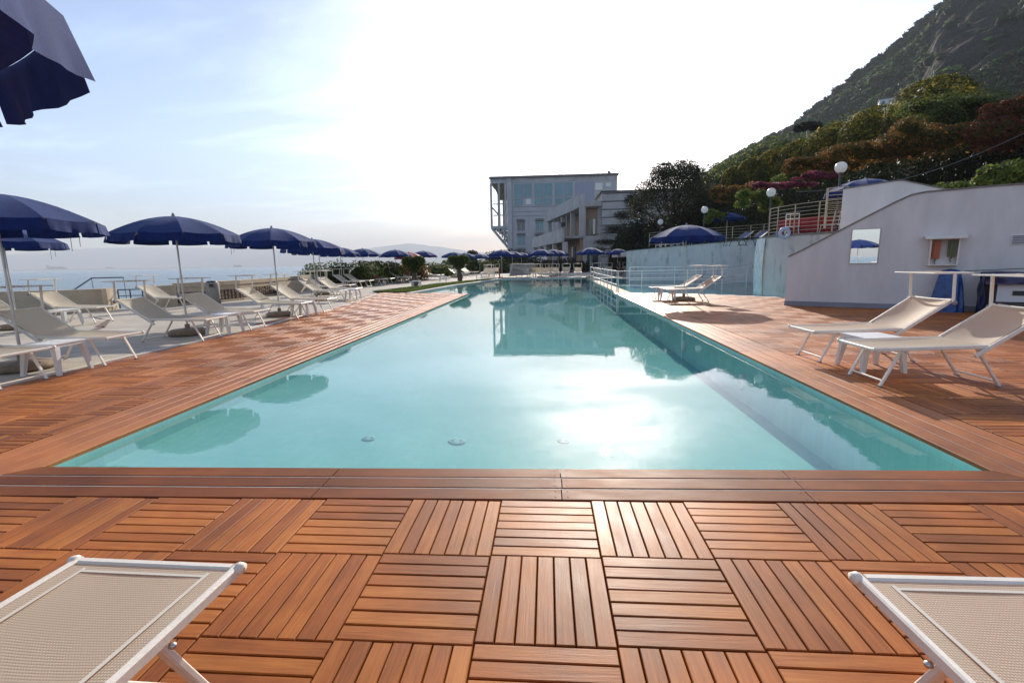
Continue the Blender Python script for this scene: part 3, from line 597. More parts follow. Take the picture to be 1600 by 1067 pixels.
# ------------------------------------------------------------------ sun lounger
LW = .287
def make_lounger(name, label, loc, rz, group, shade=True, slm='sling', frame='white'):
    t = thing(name, label, 'sun lounger', loc, rz, group); fm = M[frame]
    HX, HZ = 1.08, .415; BX, BZ = 1.60, .77; FZ_ = .385
    mb = MB()
    for s in (-1, 1):
        mb.bar((0, s*LW, FZ_), (HX+.02, s*LW, HZ), .024, .038, 0)
    mb.bar((.015, -LW+.014, FZ_+.004), (.015, LW-.014, FZ_+.004), .03, .03, 0)
    mb.bar((HX-.05, -LW+.014, HZ-.03), (HX-.05, LW-.014, HZ-.03), .024, .024, 0)
    mb.obj('frame', fm, t)
    for s in (-1, 1):
        mb = MB(); mb.lathe([(.002, -.006), (.017, -.006), (.020, 0), (.017, .018), (.002, .02)], 12); o = mb.obj('end_cap', fm, t)
        o.location = (.012, s*(LW+.006), FZ_+.008)
        o.rotation_euler = (R(90)*-s, 0, 0)
        mb = MB(); mb.lathe([(.002, .0), (.009, .0), (.009, .012), (.002, .016)], 10); o = mb.obj('leg_bolt', M['alu'], t); o.location = (.30, s*(LW+.012), FZ_-.018); o.rotation_euler = (R(90)*-s, 0, 0)
    mb = MB(); w = LW-.015
    def sag(u, v):
        return (.03+u*(HX-.05), -w+2*w*v, FZ_+.012+u*(HZ-FZ_)-.018*math.sin(math.pi*v)*math.sin(math.pi*min(1, u*1.05)))
    mb.grid(sag, 12, 8, 0, True, (HX-.05, 2*w)); mb.obj('seat_sling', M[slm], t)
    mb = MB()                                                  # hem along the edges
    for s in (-1, 1): mb.bar((.05, s*(w-.055), FZ_+.0135), (HX, s*(w-.055), HZ+.0125), .012, .0025)
    mb.bar((.065, -w+.06, FZ_+.0135), (.065, w-.06, FZ_+.0135), .012, .0025); mb.obj('hem', M['hem'], t)
    mb = MB(); dv = Vector((BX-HX, 0, BZ-HZ)).normalized(); lo = Vector((HX, 0, HZ))-dv*.16
    for s in (-1, 1):
        y = s*(LW+.024); mb.bar((lo.x, y, lo.z), (BX, y, BZ), .022, .04)
    mb.bar((BX-.01, -LW-.012, BZ-.008), (BX-.01, LW+.012, BZ-.008), .026, .026)
    mb.obj('backrest_frame', fm, t)
    mb = MB(); nrm = Vector((-dv.z, 0, dv.x))
    def bs(u, v):
        p = Vector((HX, 0, HZ+.012)) + dv*(u*.635) - nrm*(.045*math.sin(math.pi*v)*math.sin(math.pi*(.12+.76*u))); return (p.x, -LW+.01+2*(LW-.01)*v, p.z)
    mb.grid(bs, 10, 10, 0, True, (.635, 2*LW)); mb.obj('backrest_sling', M[slm], t)
    for k, (x0, x1) in enumerate(((.30, .13), (1.0, 1.26))):
        mb = MB()
        for s in (-1, 1): mb.bar((x0, s*(LW-.035), FZ_-.01+(.02 if k else 0)), (x1, s*(LW-.035), .01), .036 if k == 0 else .034, .022, 0)
        xm = x0+(x1-x0)*.86; mb.tube([(xm, -LW+.05, .06), (xm, LW-.05, .06)], .011, 8, 0); mb.obj('leg_frame', fm, t)
        for s in (-1, 1): mb = MB(); mb.box((x1-.016, s*(LW-.035)-.022, 0), (x1+.016, s*(LW-.035)+.022, .014)); mb.obj('foot_pad', M['plinth'], t)
    if shade:
        px = BX-.02; sh = MB(); pz = BZ+.31
        def sf(u, v): return (px-.235+.44*u, -LW-.04+(2*LW+.08)*v, pz+.018+.012*math.sin(math.pi*u)*math.cos(math.pi*(v-.5)*2))
        sh.grid(sf, 6, 6, 0, True, (.44, .7)); shade_o = sh.obj('sunshade', M[slm], t)
        f2 = MB(); a0, a1, yb = px-.235, px+.205, LW+.04
        for p, q in (((a0, -yb), (a1, -yb)), ((a1, -yb), (a1, yb)), ((a1, yb), (a0, yb)), ((a0, yb), (a0, -yb))): f2.bar((*p, pz+.012), (*q, pz+.012), .018, .016)
        f2.obj('sunshade_frame', fm, shade_o)
        for s in (-1, 1):
            f3 = MB(); f3.bar((px+.005, s*(LW+.052), BZ-.03), (px-.02, s*(LW+.052), pz+.02), .026, .032, 0, (0, 1, 0)); f3.obj('sunshade_post', fm, shade_o)
            f4 = MB(); f4.lathe([(.002, 0), (.03, 0), (.03, .012), (.002, .016)], 10); o = f4.obj('swivel_knob', M['plinth'], shade_o); o.location = (px+.005, s*(LW+.066), BZ-.03); o.rotation_euler = (R(90)*-s, 0, 0)
    remember(t); return t
NL, LONGER = None, []
base_l = make_lounger('sun_lounger', 'beige mesh lounger in the bottom left corner, its foot end to the pool', (-1.01, -.125, 0), R(-91), 'two nearest sun loungers')
NL = base_l
copy_thing(NL, (1.47, -.085, 0), R(-89.5), 'beige mesh lounger in the bottom right corner, its foot end to the pool')
NL.scale = (1, .97, .93); NEAR2 = [o for o in col.objects if o.name.startswith('sun_lounger.')][0]; NEAR2.scale = (1, .97, .93)
def lounger(x, y, rz, label, group):
    o = copy_thing(NL, (x, y, 0), rz, label, 1); o['group'] = group; return o
lounger(3.50, 3.78, R(0), 'white framed lounger beside the right coping, nearest of the right deck pair', 'sun loungers on the right deck by the wall')
lounger(3.55, 4.98, R(1.5), 'white framed lounger in front of the blue tarpaulin, farther of the right deck pair', 'sun loungers on the right deck by the wall')
lounger(3.92, 13.85, R(2), 'lounger in front of the lone right parasol, nearer to the camera', 'loungers under the right parasol')
lounger(3.72, 15.1, R(-1), 'lounger behind the lone right parasol, nearer to the lagoon', 'loungers under the right parasol')

# ------------------------------------------------------------------ parasol
NR = 10
def make_umbrella(name, label, loc, rz, group, m='navy', rad=1.10, H=2.36, base=True, light=False):
    t = thing(name, label, 'parasol', loc, rz, group); rim = H-.42; apex = H-.06
    def prof(s): return rim + (apex-rim)*(1-s**1.75)
    mb = MB(); ns = 8; nw = 6
    def cz(s, w): return prof(s) - .018*math.sin(math.pi*w)*s
    vs = []; fs = []
    for k in range(NR):
        a0 = 2*math.pi*k/NR; a1 = 2*math.pi*(k+1)/NR; o = len(vs)
        for i in range(ns+1):
            s = max(.02, i/ns)
            for j in range(nw+1):
                w = j/nw; p0 = Vector((math.cos(a0), math.sin(a0)))*rad*s; p1 = Vector((math.cos(a1), math.sin(a1)))*rad*s; p = p0.lerp(p1, w); vs.append((p.x, p.y, cz(s, w)))
        for i in range(ns):
            for j in range(nw): q = o+i*(nw+1)+j; fs.append((q, q+nw+1, q+nw+2, q+1))
    mb.add(vs, fs, 0, True); can = mb.obj('canopy', M[m], t)
    for k in range(NR):
        a0 = 2*math.pi*(k+.035)/NR; a1 = 2*math.pi*(k+.965)/NR; mb = MB()
        p0 = Vector((math.cos(a0), math.sin(a0)))*rad*.998; p1 = Vector((math.cos(a1), math.sin(a1)))*rad*.998
        ph = random.random()*6
        def vf(u, v):
            p = p0.lerp(p1, u); q = p*(1+(.016*math.sin(u*9+ph)+.009*math.sin(u*23+ph*2))*v+.025*v)
            return (q.x, q.y, rim+.004-.018*math.sin(math.pi*u)-.145*v)
        mb.grid(vf, 14, 3, 0, True); mb.obj('valance', M[m], can)
    if not light:
        for k in range(NR):
            a = 2*math.pi*k/NR; mb = MB(); mb.tube([(math.cos(a)*rad*s, math.sin(a)*rad*s, prof(s)-.012) for s in (.03, .25, .5, .75, 1.)], .006, 5); mb.obj('rib', M['steel'], t)
    mb = MB(); mb.tube([(0, 0, 0), (0, 0, 1.15)], .019, 10); mb.tube([(0, 0, 1.15), (0, 0, apex)], .0165, 10); mb.tube([(0, 0, 1.10), (0, 0, 1.17)], .023, 10); mb.obj('pole', M['alu'], t)
    mb = MB(); mb.lathe([(.03, apex-.01), (.032, apex+.02), (.022, apex+.045), (.012, apex+.06), (.001, apex+.065)], 10); mb.obj('finial', M['plinth'], t)
    if base:
        mb = MB(); mb.lathe([(.001, .0), (.33, .0), (.345, .03), (.34, .07), (.29, .10), (.08, .115), (.045, .12), (.045, .2), (.02, .2)], 26); mb.obj('base', M['basedisc'], t)
    mb = MB()
    for k, L in ((0, .26), (0.12, .2)):
        a = R(-20)+k; p = Vector((math.cos(a), math.sin(a)))*(rad*.93); mb.tube([(p.x, p.y, rim-.02), (p.x+.01, p.y, rim-.02-L*.6), (p.x, p.y+.01, rim-.13-L)], .0035, 4)
    mb.obj('tie_cord', M['black'], t)
    remember(t); return t
G1 = 'navy parasols along the seaward side of the pool'
U = make_umbrella('parasol', 'navy parasol with only its drooping corner in view, top left of the photo', (-1.73, -1.0, 0), R(9.5), G1)
def umb(x, y, label, group=G1, rz=None, z=0., scale=None):
    o = copy_thing(U, (x, y, z), R(random.uniform(0, 36)) if rz is None else rz, label, scale); o['group'] = group; return o
left = [(-6.85, 4.42, 'navy parasol cut off by the left edge, pole beside the nearest white side table'), (-6.94, 7.59, 'whole navy parasol nearest to the camera, left of the pool'),
        (-6.94, 10.95, 'navy parasol left of the pool, second of the row seen whole'), (-8.58, 16.44, 'navy parasol left of the pool, third of the row seen whole'),
        (-10.02, 19.9, 'navy parasol half hidden behind the third one by the sea wall'), (-11.41-.1, 25.6, 'navy parasol in front of the dark green hedge by the sea'),
        (-11.24, 28.3, 'navy parasol in front of the bright green bush by the sea'), (-10.36, 32.1, 'navy parasol just left of the red parasol'),
        (-9.55, 36.7, 'navy parasol just right of the red parasol'), (-8.31, 42.9, 'navy parasol above the farther topiary tree'),
        (-8.01, 47.3, 'navy parasol right behind the one above the farther topiary tree'), (-8.74, 57.5, 'tiny navy parasol far off, leftmost of the three smallest'),
        (-7.54, 54.6, 'tiny navy parasol far off, middle of the three smallest'), (-7.0, 61, 'tiny navy parasol far off, rightmost of the three smallest')]
for x, y, lb in left: umb(x, y, lb, rz=R(18) if y < 5 else None)
umb(-3.1, -6.9, 'navy parasol seen only in the wall mirror, standing behind the camera')
umb(-11.95, 8.7, 'navy parasol of the back row at the left edge, seen below the nearest one')
G2 = 'navy parasols beyond the end of the pool'
for x, y, lb in ((-3.41, 37.9, 'navy parasol on the pool end, left of the stacked loungers'), (-3.03, 44.8, 'small navy parasol right behind the one on the pool end'), (-2.54, 51.7, 'small navy parasol farthest off before the tower foot'),
                 (-.24, 38.9, 'navy parasol beyond the pool end in front of the low white wall'), (.75, 38.6+2, 'navy parasol touching the right of the one before the low white wall'),
                 (1.3, 45, 'small navy parasol partly behind the pair before the low white wall'), (3.62, 36.9, 'navy parasol at the right corner of the pool end, nearer of the two there'), (3.98, 39.5, 'navy parasol directly behind the one at the right pool corner'), (6.54, 42.7, 'navy parasol in the shade at the foot of the dark ivy')):
    umb(x, y, lb, G2)
umb(4.67, 14.47, 'navy parasol alone on the right deck beside the lagoon', 'navy parasols on the right', rz=R(8), scale=1.03)

# ------------------------------------------------------------------ side table
def make_table(label, loc, rz, group):
    t = thing('side_table', label, 'side table', loc, rz, group); w = .225; h = .40
    mb = MB(); mb.box((-w, -w, h-.014), (w, w, h)); mb.box((-w+.01, -w+.01, h-.05), (w-.01, -w+.025, h-.014)); mb.box((-w+.01, w-.025, h-.05), (w-.01, w-.01, h-.014)); mb.box((-w+.01, -w+.026, h-.05), (-w+.025, w-.026, h-.014)); mb.box((w-.025, -w+.026, h-.05), (w-.01, w-.026, h-.014)); mb.obj('table_top', M['plastic'], t)
    for sx in (-1, 1):
        for sy in (-1, 1):
            mb = MB(); a = sx*(w-.035); b = sy*(w-.035); c = sx*(w+.005); d = sy*(w+.005)
            vs = [(a-.034, b-.034, h-.0505), (a+.034, b-.034, h-.0505), (a+.034, b+.034, h-.0505), (a-.034, b+.034, h-.0505), (c-.02, d-.02, 0), (c+.02, d-.02, 0), (c+.02, d+.02, 0), (c-.02, d+.02, 0)]
            mb.add(vs, [(0, 1, 2, 3), (7, 6, 5, 4), (0, 4, 5, 1), (1, 5, 6, 2), (2, 6, 7, 3), (3, 7, 4, 0)]); mb.obj('leg', M['plastic'], t)
    remember(t); return t
TB = make_table('white plastic side table nearest to the camera, left of the pool', (-6.12, 4.22, 0), R(4), 'white plastic side tables')
for x, y, lb in ((-6.2, 7.66, 'white plastic side table under the nearest whole parasol'), (-6.15, 10.75, 'white plastic side table left of the pool, third from the camera'), (-11.1, 9.0, 'white plastic side table in the back row by the tan wall'),
                 (4.05, 4.36, 'white plastic side table between the two right deck loungers'), (4.15, 14.55, 'white plastic side table beside the lone right parasol'), (-7.2, 16.6, 'square white plastic side table at the bend of the deck'),
                 (-6.9, 24.6, 'grey looking side table beside the nearer topiary tree'), (-7.2, 32.8, 'white side table on the paving right before the farther topiary tree'), (-5.1, 36.6, 'white side table at the far tip of the lawn')):
    o = copy_thing(TB, (x, y, 0), R(random.uniform(-6, 6)), lb)

# ------------------------------------------------------------------ rows of loungers
GL = 'sun loungers left of the pool'
row = [(-6.85, 4.42, 'nearest parasol'), (-6.94, 7.59, 'first whole parasol'), (-6.94, 10.95, 'second whole parasol'), (-8.58+.25, 16.44, 'third whole parasol'), (-10.02, 19.9, 'half hidden parasol'), (-11.2, 25.6, 'parasol at the dark green hedge'),
       (-11.0, 28.9, 'parasol at the bright green bush'), (-10.2, 32.4, 'parasol left of the red one'), (-9.4, 36.9, 'parasol right of the red one'), (-8.2, 42.9, 'parasol above the farther topiary'), (-8.0, 47.3, 'parasol behind the topiary one')]
for k, (x, y, nm) in enumerate(row):
    for s in (-1, 1):
        if (k, s) == (0, -1): yy = 3.56
        elif (k, s) == (0, 1): yy = 4.82
        else: yy = y+s*.69
        rz = R(180+random.uniform(-2, 2)+(0 if k < 3 else -8 if k < 8 else -12))
        lounger(x+1.14+(.04 if s > 0 else 0), yy, rz, 'white framed lounger on the %s side of the %s' % ('near' if s < 0 else 'far', nm), GL)
for x, y, lb in ((-10.75, 8.35, 'white lounger of the back row, nearest by the tan wall'), (-10.7, 9.75, 'white lounger of the back row behind the low side table'), (-13.0+2.2, 12.9, 'white lounger of the back row before the stone parapet')):
    lounger(x, y, R(180+random.uniform(-3, 3)), lb, 'sun loungers of the back row')
GF = 'sun loungers beyond the end of the pool'
far = [(-1.1, 38.2), (-.45, 38.4), (.25, 38.3), (.95, 38.5), (1.65, 38.6), (-2.1, 39.6), (-1.3, 41.6), (-.5, 41.8), (.3, 42), (1.1, 42.2), (1.9, 42.0), (-4.6, 40.5), (-5.4, 41.2), (-5.0, 44), (-6, 46), (-5.2, 48)]
FAR_L = ['white lounger on the pool end edge, first right of the lounger pile', 'white lounger on the pool end edge, second right of the lounger pile', 'white lounger on the pool end edge, third right of the lounger pile', 'white lounger on the pool end edge, fourth right of the lounger pile', 'white lounger on the pool end edge, fifth right of the lounger pile',
    'white lounger standing right in front of the grey lounger pile', 'back row lounger behind the pool end, first right of the pile', 'back row lounger behind the pool end, second right of the pile', 'back row lounger behind the pool end, third right of the pile', 'back row lounger behind the pool end, fourth right of the pile', 'back row lounger behind the pool end, fifth right of the pile',
    'lounger between the red marker post and the pile, nearer one', 'lounger behind the far tip of the lawn, leftmost of five', 'lounger behind the far tip of the lawn, second from its front', 'lounger behind the far tip of the lawn, farthest to the left', 'lounger behind the far tip of the lawn, most distant one']
for (x, y), lb in zip(far, FAR_L): lounger(x, y, R(90+random.uniform(-12, 12)), lb, GF)
for k, (x, y) in enumerate(((2.75, 37.9), (4.5, 38.3), (5.6, 40.2), (7.3, 40.6))):
    lounger(x, y, R(90+random.uniform(-4, 4)), ['white lounger facing the camera left of the right corner parasol', 'white lounger facing the camera right of the right corner parasol', 'grey shaded lounger beside the dark seated figure', 'grey shaded lounger right of the dark seated figure'][k], GF)
# low stack of folded lounger frames by the pool end
t = thing('lounger_stack', 'grey pile of stacked loungers beyond the pool end', 'lounger stack', (-2.0, 40.2, 0))
for k in range(9):
    mb = MB(); mb.box((-1.0+.03*k, -.9, .25+k*.11), (.95+.02*k, .9, .275+k*.11)); 
    for s in (-1, 0, 1): mb.bar((-.9, s*.6, .2+k*.11), (.9, s*.6, .23+k*.11), .04, .05)
    mb.obj('folded_lounger', M['plastic'], t)

# ------------------------------------------------------------------ right white wall with mirror and cabinet
A = Vector((6.84, 12.37)); Bv = Vector((8.85, 11.15)); wd = (Bv-A).normalized(); wn_ = Vector((wd.y, -wd.x))            # towards the camera
def W(s, z, off=0.): p = A+wd*s+wn_*off; return Vector((p.x, p.y, z))
if wn_.dot(Vector((CAM[0], CAM[1]))-A) < 0: wn_ = -wn_
prof = [(0, 1.31), (.35, 1.5), (1.4, 2.12), (2.2, 2.58), (2.49, 2.72), (2.75, 2.76), (3.9, 2.78), (7.5, 2.74)]
t = thing('white_wall', 'white plastered wall with sloping stone capped top on the right deck', 'wall', (A.x, A.y, 0))
def local(v, o): return Vector(v)-o.location
def wall_solid(base, profile, th, name, m, par, o0=Vector((0, 0, 0)), f=W):
    mb = MB()
    for (s0, z0), (s1, z1) in zip(profile, profile[1:]):
        vs = [f(s0, 0, 0), f(s1, 0, 0), f(s1, z1, 0), f(s0, z0, 0), f(s0, 0, -th), f(s1, 0, -th), f(s1, z1, -th), f(s0, z0, -th)]
        mb.add([v-o0 for v in vs], [(0, 1, 2, 3), (7, 6, 5, 4), (3, 2, 6, 7)])
    s0, z0 = profile[0]; mb.add([f(s0, 0, 0)-o0, f(s0, z0, 0)-o0, f(s0, z0, -th)-o0, f(s0, 0, -th)-o0], [(0, 1, 2, 3)])
    s0, z0 = profile[-1]; mb.add([f(s0, 0, 0)-o0, f(s0, z0, 0)-o0, f(s0, z0, -th)-o0, f(s0, 0, -th)-o0], [(0, 3, 2, 1)])
    mb.obj(name, m, par)
o0 = Vector((A.x, A.y, 0)); wall_solid(0, prof, .24, 'plaster_body', M['plaster'], t, o0)
mb = MB()
for (s0, z0), (s1, z1) in zip(prof, prof[1:]):
    vs = [W(s0, z0+.002, .03), W(s1, z1+.002, .03), W(s1, z1+.035, .03), W(s0, z0+.035, .03), W(s0, z0+.002, -.27), W(s1, z1+.002, -.27), W(s1, z1+.035, -.27), W(s0, z0+.035, -.27)]
    mb.add([v-o0 for v in vs], [(0, 1, 2, 3), (7, 6, 5, 4), (3, 2, 6, 7), (0, 4, 5, 1), (0, 3, 7, 4), (1, 5, 6, 2)])
mb.obj('cap_stone', M['cap'], t)
mb = MB(); vs = [W(-.015, 0, .02), W(7.5, 0, .02), W(7.5, .115, .02), W(-.015, .115, .02), W(-.015, 0, -.2), W(-.015, .115, -.2), W(7.5, .115, .003), W(-.015, .125, .003), W(7.5, .125, .003)]
mb.add([v-o0 for v in vs], [(0, 1, 2, 3), (0, 3, 5, 4), (3, 2, 8, 7)]); mb.obj('plinth', M['plinth'], t)
mb = MB(); mb.tube([W(3.6, .93, .012)-o0, W(4.6, .99, .012)-o0, W(6.5, 1.05, .012)-o0], .008, 5); mb.obj('cable_conduit', M['plinth'], t)
def rect_on_wall(mb, s0, z0, s1, z1, d0, d1, mi=0, f=W, o=o0):
    vs = [f(s, z, d)-o for d in (d0, d1) for s, z in ((s0, z0), (s1, z0), (s1, z1), (s0, z1))]
    mb.add(vs, [(0, 1, 2, 3)[::-1], (4, 5, 6, 7), (0, 1, 5, 4), (1, 2, 6, 5), (2, 3, 7, 6), (3, 0, 4, 7)], mi)
mi_ = thing('wall_mirror', 'tall rectangular mirror on the white wall reflecting sea and parasols', 'mirror', (A.x, A.y, 0))
M['mirror'] = mat('mirror silvering', (.86, .88, .88), .0, 1.)
mb = MB(); rect_on_wall(mb, 1.39, 1.13, 1.95, 1.97, .006, .016); mb.obj('mirror_glass', M['mirror'], mi_)
mb = MB()
for a in ((1.375, 1.115, 1.965, 1.129), (1.375, 1.971, 1.965, 1.985), (1.375, 1.13, 1.389, 1.97), (1.951, 1.13, 1.965, 1.97)): rect_on_wall(mb, *a, .003, .02)
mb.obj('frame', M['tan'], mi_)
cb = thing('phone_cabinet', 'open white wall cabinet under a small white hood, two telephones inside', 'wall cabinet', (A.x, A.y, 0))
mb = MB(); c0, c1, z0, z1 = 2.92, 3.44, 1.06, 1.66
for a in ((c0, z0, c1, z0+.02), (c0, z1, c1, z1+.02), (c0, z0+.021, c0+.025, z1-.001), (c1-.025, z0+.021, c1, z1-.001)): rect_on_wall(mb, *a, .003, .17)
mb.obj('box', M['white'], cb)
mb = MB(); vs = [W(c0-.12, z1+.10, .003), W(c1+.13, z1+.10, .003), W(c1+.1, z1+.022, .30), W(c0-.1, z1+.022, .30)]; mb.add([v-o0 for v in vs]+[v-o0-Vector((0, 0, .012)) for v in vs], [(0, 1, 2, 3), (7, 6, 5, 4), (0, 3, 7, 4), (3, 2, 6, 7), (2, 1, 5, 6)]); mb.obj('hood', M['white'], cb)
for (a, b, zz0, zz1, mm, nm) in ((c0+.045, c0+.19, z0+.16, z1-.03, 'orange', 'orange_telephone'), (c1-.19, c1-.06, z0+.2, z1-.03, 'green', 'green_telephone')):
    mb = MB(); rect_on_wall(mb, a, zz0, b, zz1, .01, .09); rect_on_wall(mb, a+.035, zz0+.06, a+.07, zz1-.02, .091, .125); ph = mb.obj(nm, M[mm], cb)
    mb = MB(); mb.tube([W((a+b)/2+.012*math.sin(i*1.3), zz0-.005-.02*i, .05+.01*math.cos(i*1.3))-o0 for i in range(7)], .009, 5); mb.obj('cord', M['black'], ph)
vt = thing('wall_vent', 'small grey louvred vent on the white wall at the right edge', 'vent', (A.x, A.y, 0))
mb = MB(); rect_on_wall(mb, 4.28, 1.5, 4.6, 1.72, .003, .015); mb.obj('frame', M['plastic'], vt)
for k in range(5): mb = MB(); rect_on_wall(mb, 4.3, 1.52+k*.038, 4.58, 1.545+k*.038, .0155, .026); mb.obj('louvre', M['plinth'], vt)
# blue tarpaulin bundle, navy covered machine
def draped(name, label, cat, m, s0, s1, h, dep, off, seed, taper=.72, folds=9):
    t = thing(name, label, cat, W((s0+s1)/2, 0, off+dep/2)); mb = MB(); cx, cyy = wd, wn_
    def fn(u, v):
        a = 2*math.pi*u; hz = h*v; w = ((s1-s0)/2)*(1-(1-taper)*v**1.5); d = dep/2*(1-(1-taper)*v**2)
        c, s = math.cos(a), math.sin(a); ex = .62; q = (abs(c)**ex*(1 if c > 0 else -1), abs(s)**ex*(1 if s > 0 else -1))
        r = 1+.07*(1-v*.6)*math.sin(folds*a+seed+2*v)+.05*noise.noise(Vector((c*2, s*2, v*3+seed)))
        if v > .93: r *= max(.01, (1-v)/.07)**.5; hz = h*(.93+(v-.93)*.5)
        p = wd*(q[0]*w*r)+wn_*(q[1]*d*r); return (p.x, p.y, hz)
    mb.grid(fn, 64, 22); mb.obj('cover', M[m], t); return t
draped('tarpaulin_bundle', 'tall bundle wrapped in blue plastic tarpaulin against the white wall', 'tarpaulin', 'bluebag', 3.03, 3.62, 1.02, .42, .06, 2., .55)
mc = thing('covered_machine', 'white slotted machine under a dark navy cover at the right edge', 'machine', W(4.6, 0, .4))
def WL(s, z, d=0.): return W(s, z, d)
oo = mc.location
mb = MB(); rect_on_wall(mb, 4.08, .28, 5.4, .66, .16, .60, 0, W, oo); mb.obj('appliance', M['appliance'], mc)
mb = MB(); rect_on_wall(mb, 4.32, .42, 5.2, .52, .601, .612, 0, W, oo); mb.obj('slot', M['black'], mc)
mb = MB(); rect_on_wall(mb, 4.05, .0, 5.45, .26, .18, .58, 0, W, oo); mb.obj('base', M['darkmetal'], mc)
mb = MB()
def cov(u, v):
    s = 3.86+1.75*u; n_ = .02*math.sin(u*22)+.03*noise.noise(Vector((u*6, v*4, 1)))
    if v < .25: p = W(s, .02+.85*v/.25, .08)
    elif v < .6: p = W(s, .90+.03*math.sin(u*9), .08+(v-.25)/.35*.62)
    else: p = W(s, .90-(v-.6)/.4*.24, .70+n_+.02)
    return (p.x-oo.x, p.y-oo.y, p.z+n_*.5)
mb.grid(cov, 40, 20)
def side(u, v): p = W(3.86+.03*math.sin(v*8+u*5), .0+.9*v, .08+.64*u+.03*math.sin(u*14)); return (p.x-oo.x, p.y-oo.y, p.z)
mb.grid(side, 16, 12); mb.obj('cover', M['navycover'], mc)

# upper stair parapet behind
A2 = Vector((8.72, 13.44))
def W2(s, z, off=0.): p = A2+wd*s+wn_*off; return Vector((p.x, p.y, z))
pr2 = [(0, 3.2), (1.2, 3.30), (1.35, 3.28), (2.2, 2.98), (3.6, 2.75), (6, 2.6)]
t2 = thing('stair_parapet', 'upper white parapet wall rising behind the sloping wall', 'wall', (A2.x, A2.y, 0)); o2 = Vector((A2.x, A2.y, 0))
wall_solid(0, pr2, .22, 'plaster_body', M['plaster'], t2, o2, W2)
mb = MB()
for (s0, z0), (s1, z1) in zip(pr2, pr2[1:]):
    vs = [W2(s, z, d) for d in (.025, -.245) for s, z in ((s0, z0+.002), (s1, z1+.002), (s1, z1+.03), (s0, z0+.03))]; mb.add([v-o2 for v in vs], [(0, 1, 2, 3), (7, 6, 5, 4), (3, 2, 6, 7), (0, 4, 5, 1), (0, 3, 7, 4), (1, 5, 6, 2)])
mb.obj('cap_stone', M['cap'], t2)

# ------------------------------------------------------------------ lagoon, terrace walls
w1 = [(6.2, 35.6), (7.3, 33.6), (8.6, 31.6), (10.1, 29.6), (11.5, 28.0), (12.2, 26.9), (12.8, 24.6), (12.6, 21.5), (11.6, 18.6)]
lag = [(PR_+.16, 18.75), (3.96, 18.12), (5.7, 17.2), (6.85, 16.42), (8.17, 14.95), (9.0, 13.6), (12.6, 13.6), (12.9, 24.8), (12.2, 27.1), (10.1, 29.8), (7.3, 33.8), (6.2, 35.8), (3.75, 36.4), (3.72, 20)]
mb = MB(); mb.add([(x, y, -.42) for x, y in lag], [tuple(range(len(lag)))]); add_wall_strip(mb, lag+lag[:1], -.42, -.06); mb.obj('lagoon_basin', M['liner2'], kind='structure')
mb = MB(); mb.add([(x, y, -.07) for x, y in lag], [tuple(range(len(lag)))]); M['lagoonwater'] = water_mat('lagoon water', (.74, .92, .9), 2.2, .012); mb.obj('lagoon_water', M['lagoonwater'], kind='structure')
# rim of the right deck along the lagoon
mb = MB(); rimp = lag[:6]
for a, b in zip(rimp, rimp[1:]):
    d = Vector((b[0]-a[0], b[1]-a[1])).normalized(); n = Vector((d.y, -d.x))*.14
    mb.prism([(a[0], a[1]), (a[0]+n.x, a[1]+n.y), (b[0]+n.x, b[1]+n.y), (b[0], b[1])], -.3, .002)
mb.obj('lagoon_rim', M['curb'], kind='structure')
# walkway between pool and lagoon
mb = MB(); mb.prism([(PR_+.004, 18.75), (3.70, 18.3), (3.74, 36.5), (3.45, FARY+.5), (3.22, 28), (3.14, 20)], -.5, -.004); mb.obj('walkway', M['tan'], kind='structure')
def stone_wall_mat():
    m = mat('pale veined marble cladding', (.55, .54, .52), .5, var=(.46, .455, .45), vscale=.9, vdet=8); n, l = m.node_tree.nodes, m.node_tree.links; b = n['Principled BSDF']
    t = n.new('ShaderNodeTexCoord'); mp = n.new('ShaderNodeMapping'); mp.inputs['Scale'].default_value = (1, 1, .38); l.new(t.outputs['Object'], mp.inputs[0])
    ns = n.new('ShaderNodeTexNoise'); ns.inputs['Scale'].default_value = 3.2; ns.inputs['Detail'].default_value = 7; ns.inputs['Roughness'].default_value = .7; l.new(mp.outputs[0], ns.inputs['Vector'])
    rp = n.new('ShaderNodeValToRGB'); rp.color_ramp.elements[0].position = .33; rp.color_ramp.elements[0].color = (.5, .54, .55, 1); rp.color_ramp.elements[1].position = .47; rp.color_ramp.elements[1].color = (1, 1, 1, 1); l.new(ns.outputs['Fac'], rp.inputs[0])
    src = b.inputs['Base Color'].links[0].from_socket; mx = n.new('ShaderNodeMix'); mx.data_type = 'RGBA'; mx.blend_type = 'MULTIPLY'; mx.inputs['Factor'].default_value = 1; l.new(src, mx.inputs['A']); l.new(rp.outputs[0], mx.inputs['B']); l.new(mx.outputs['Result'], b.inputs['Base Color']); return m
M['marble'] = stone_wall_mat()
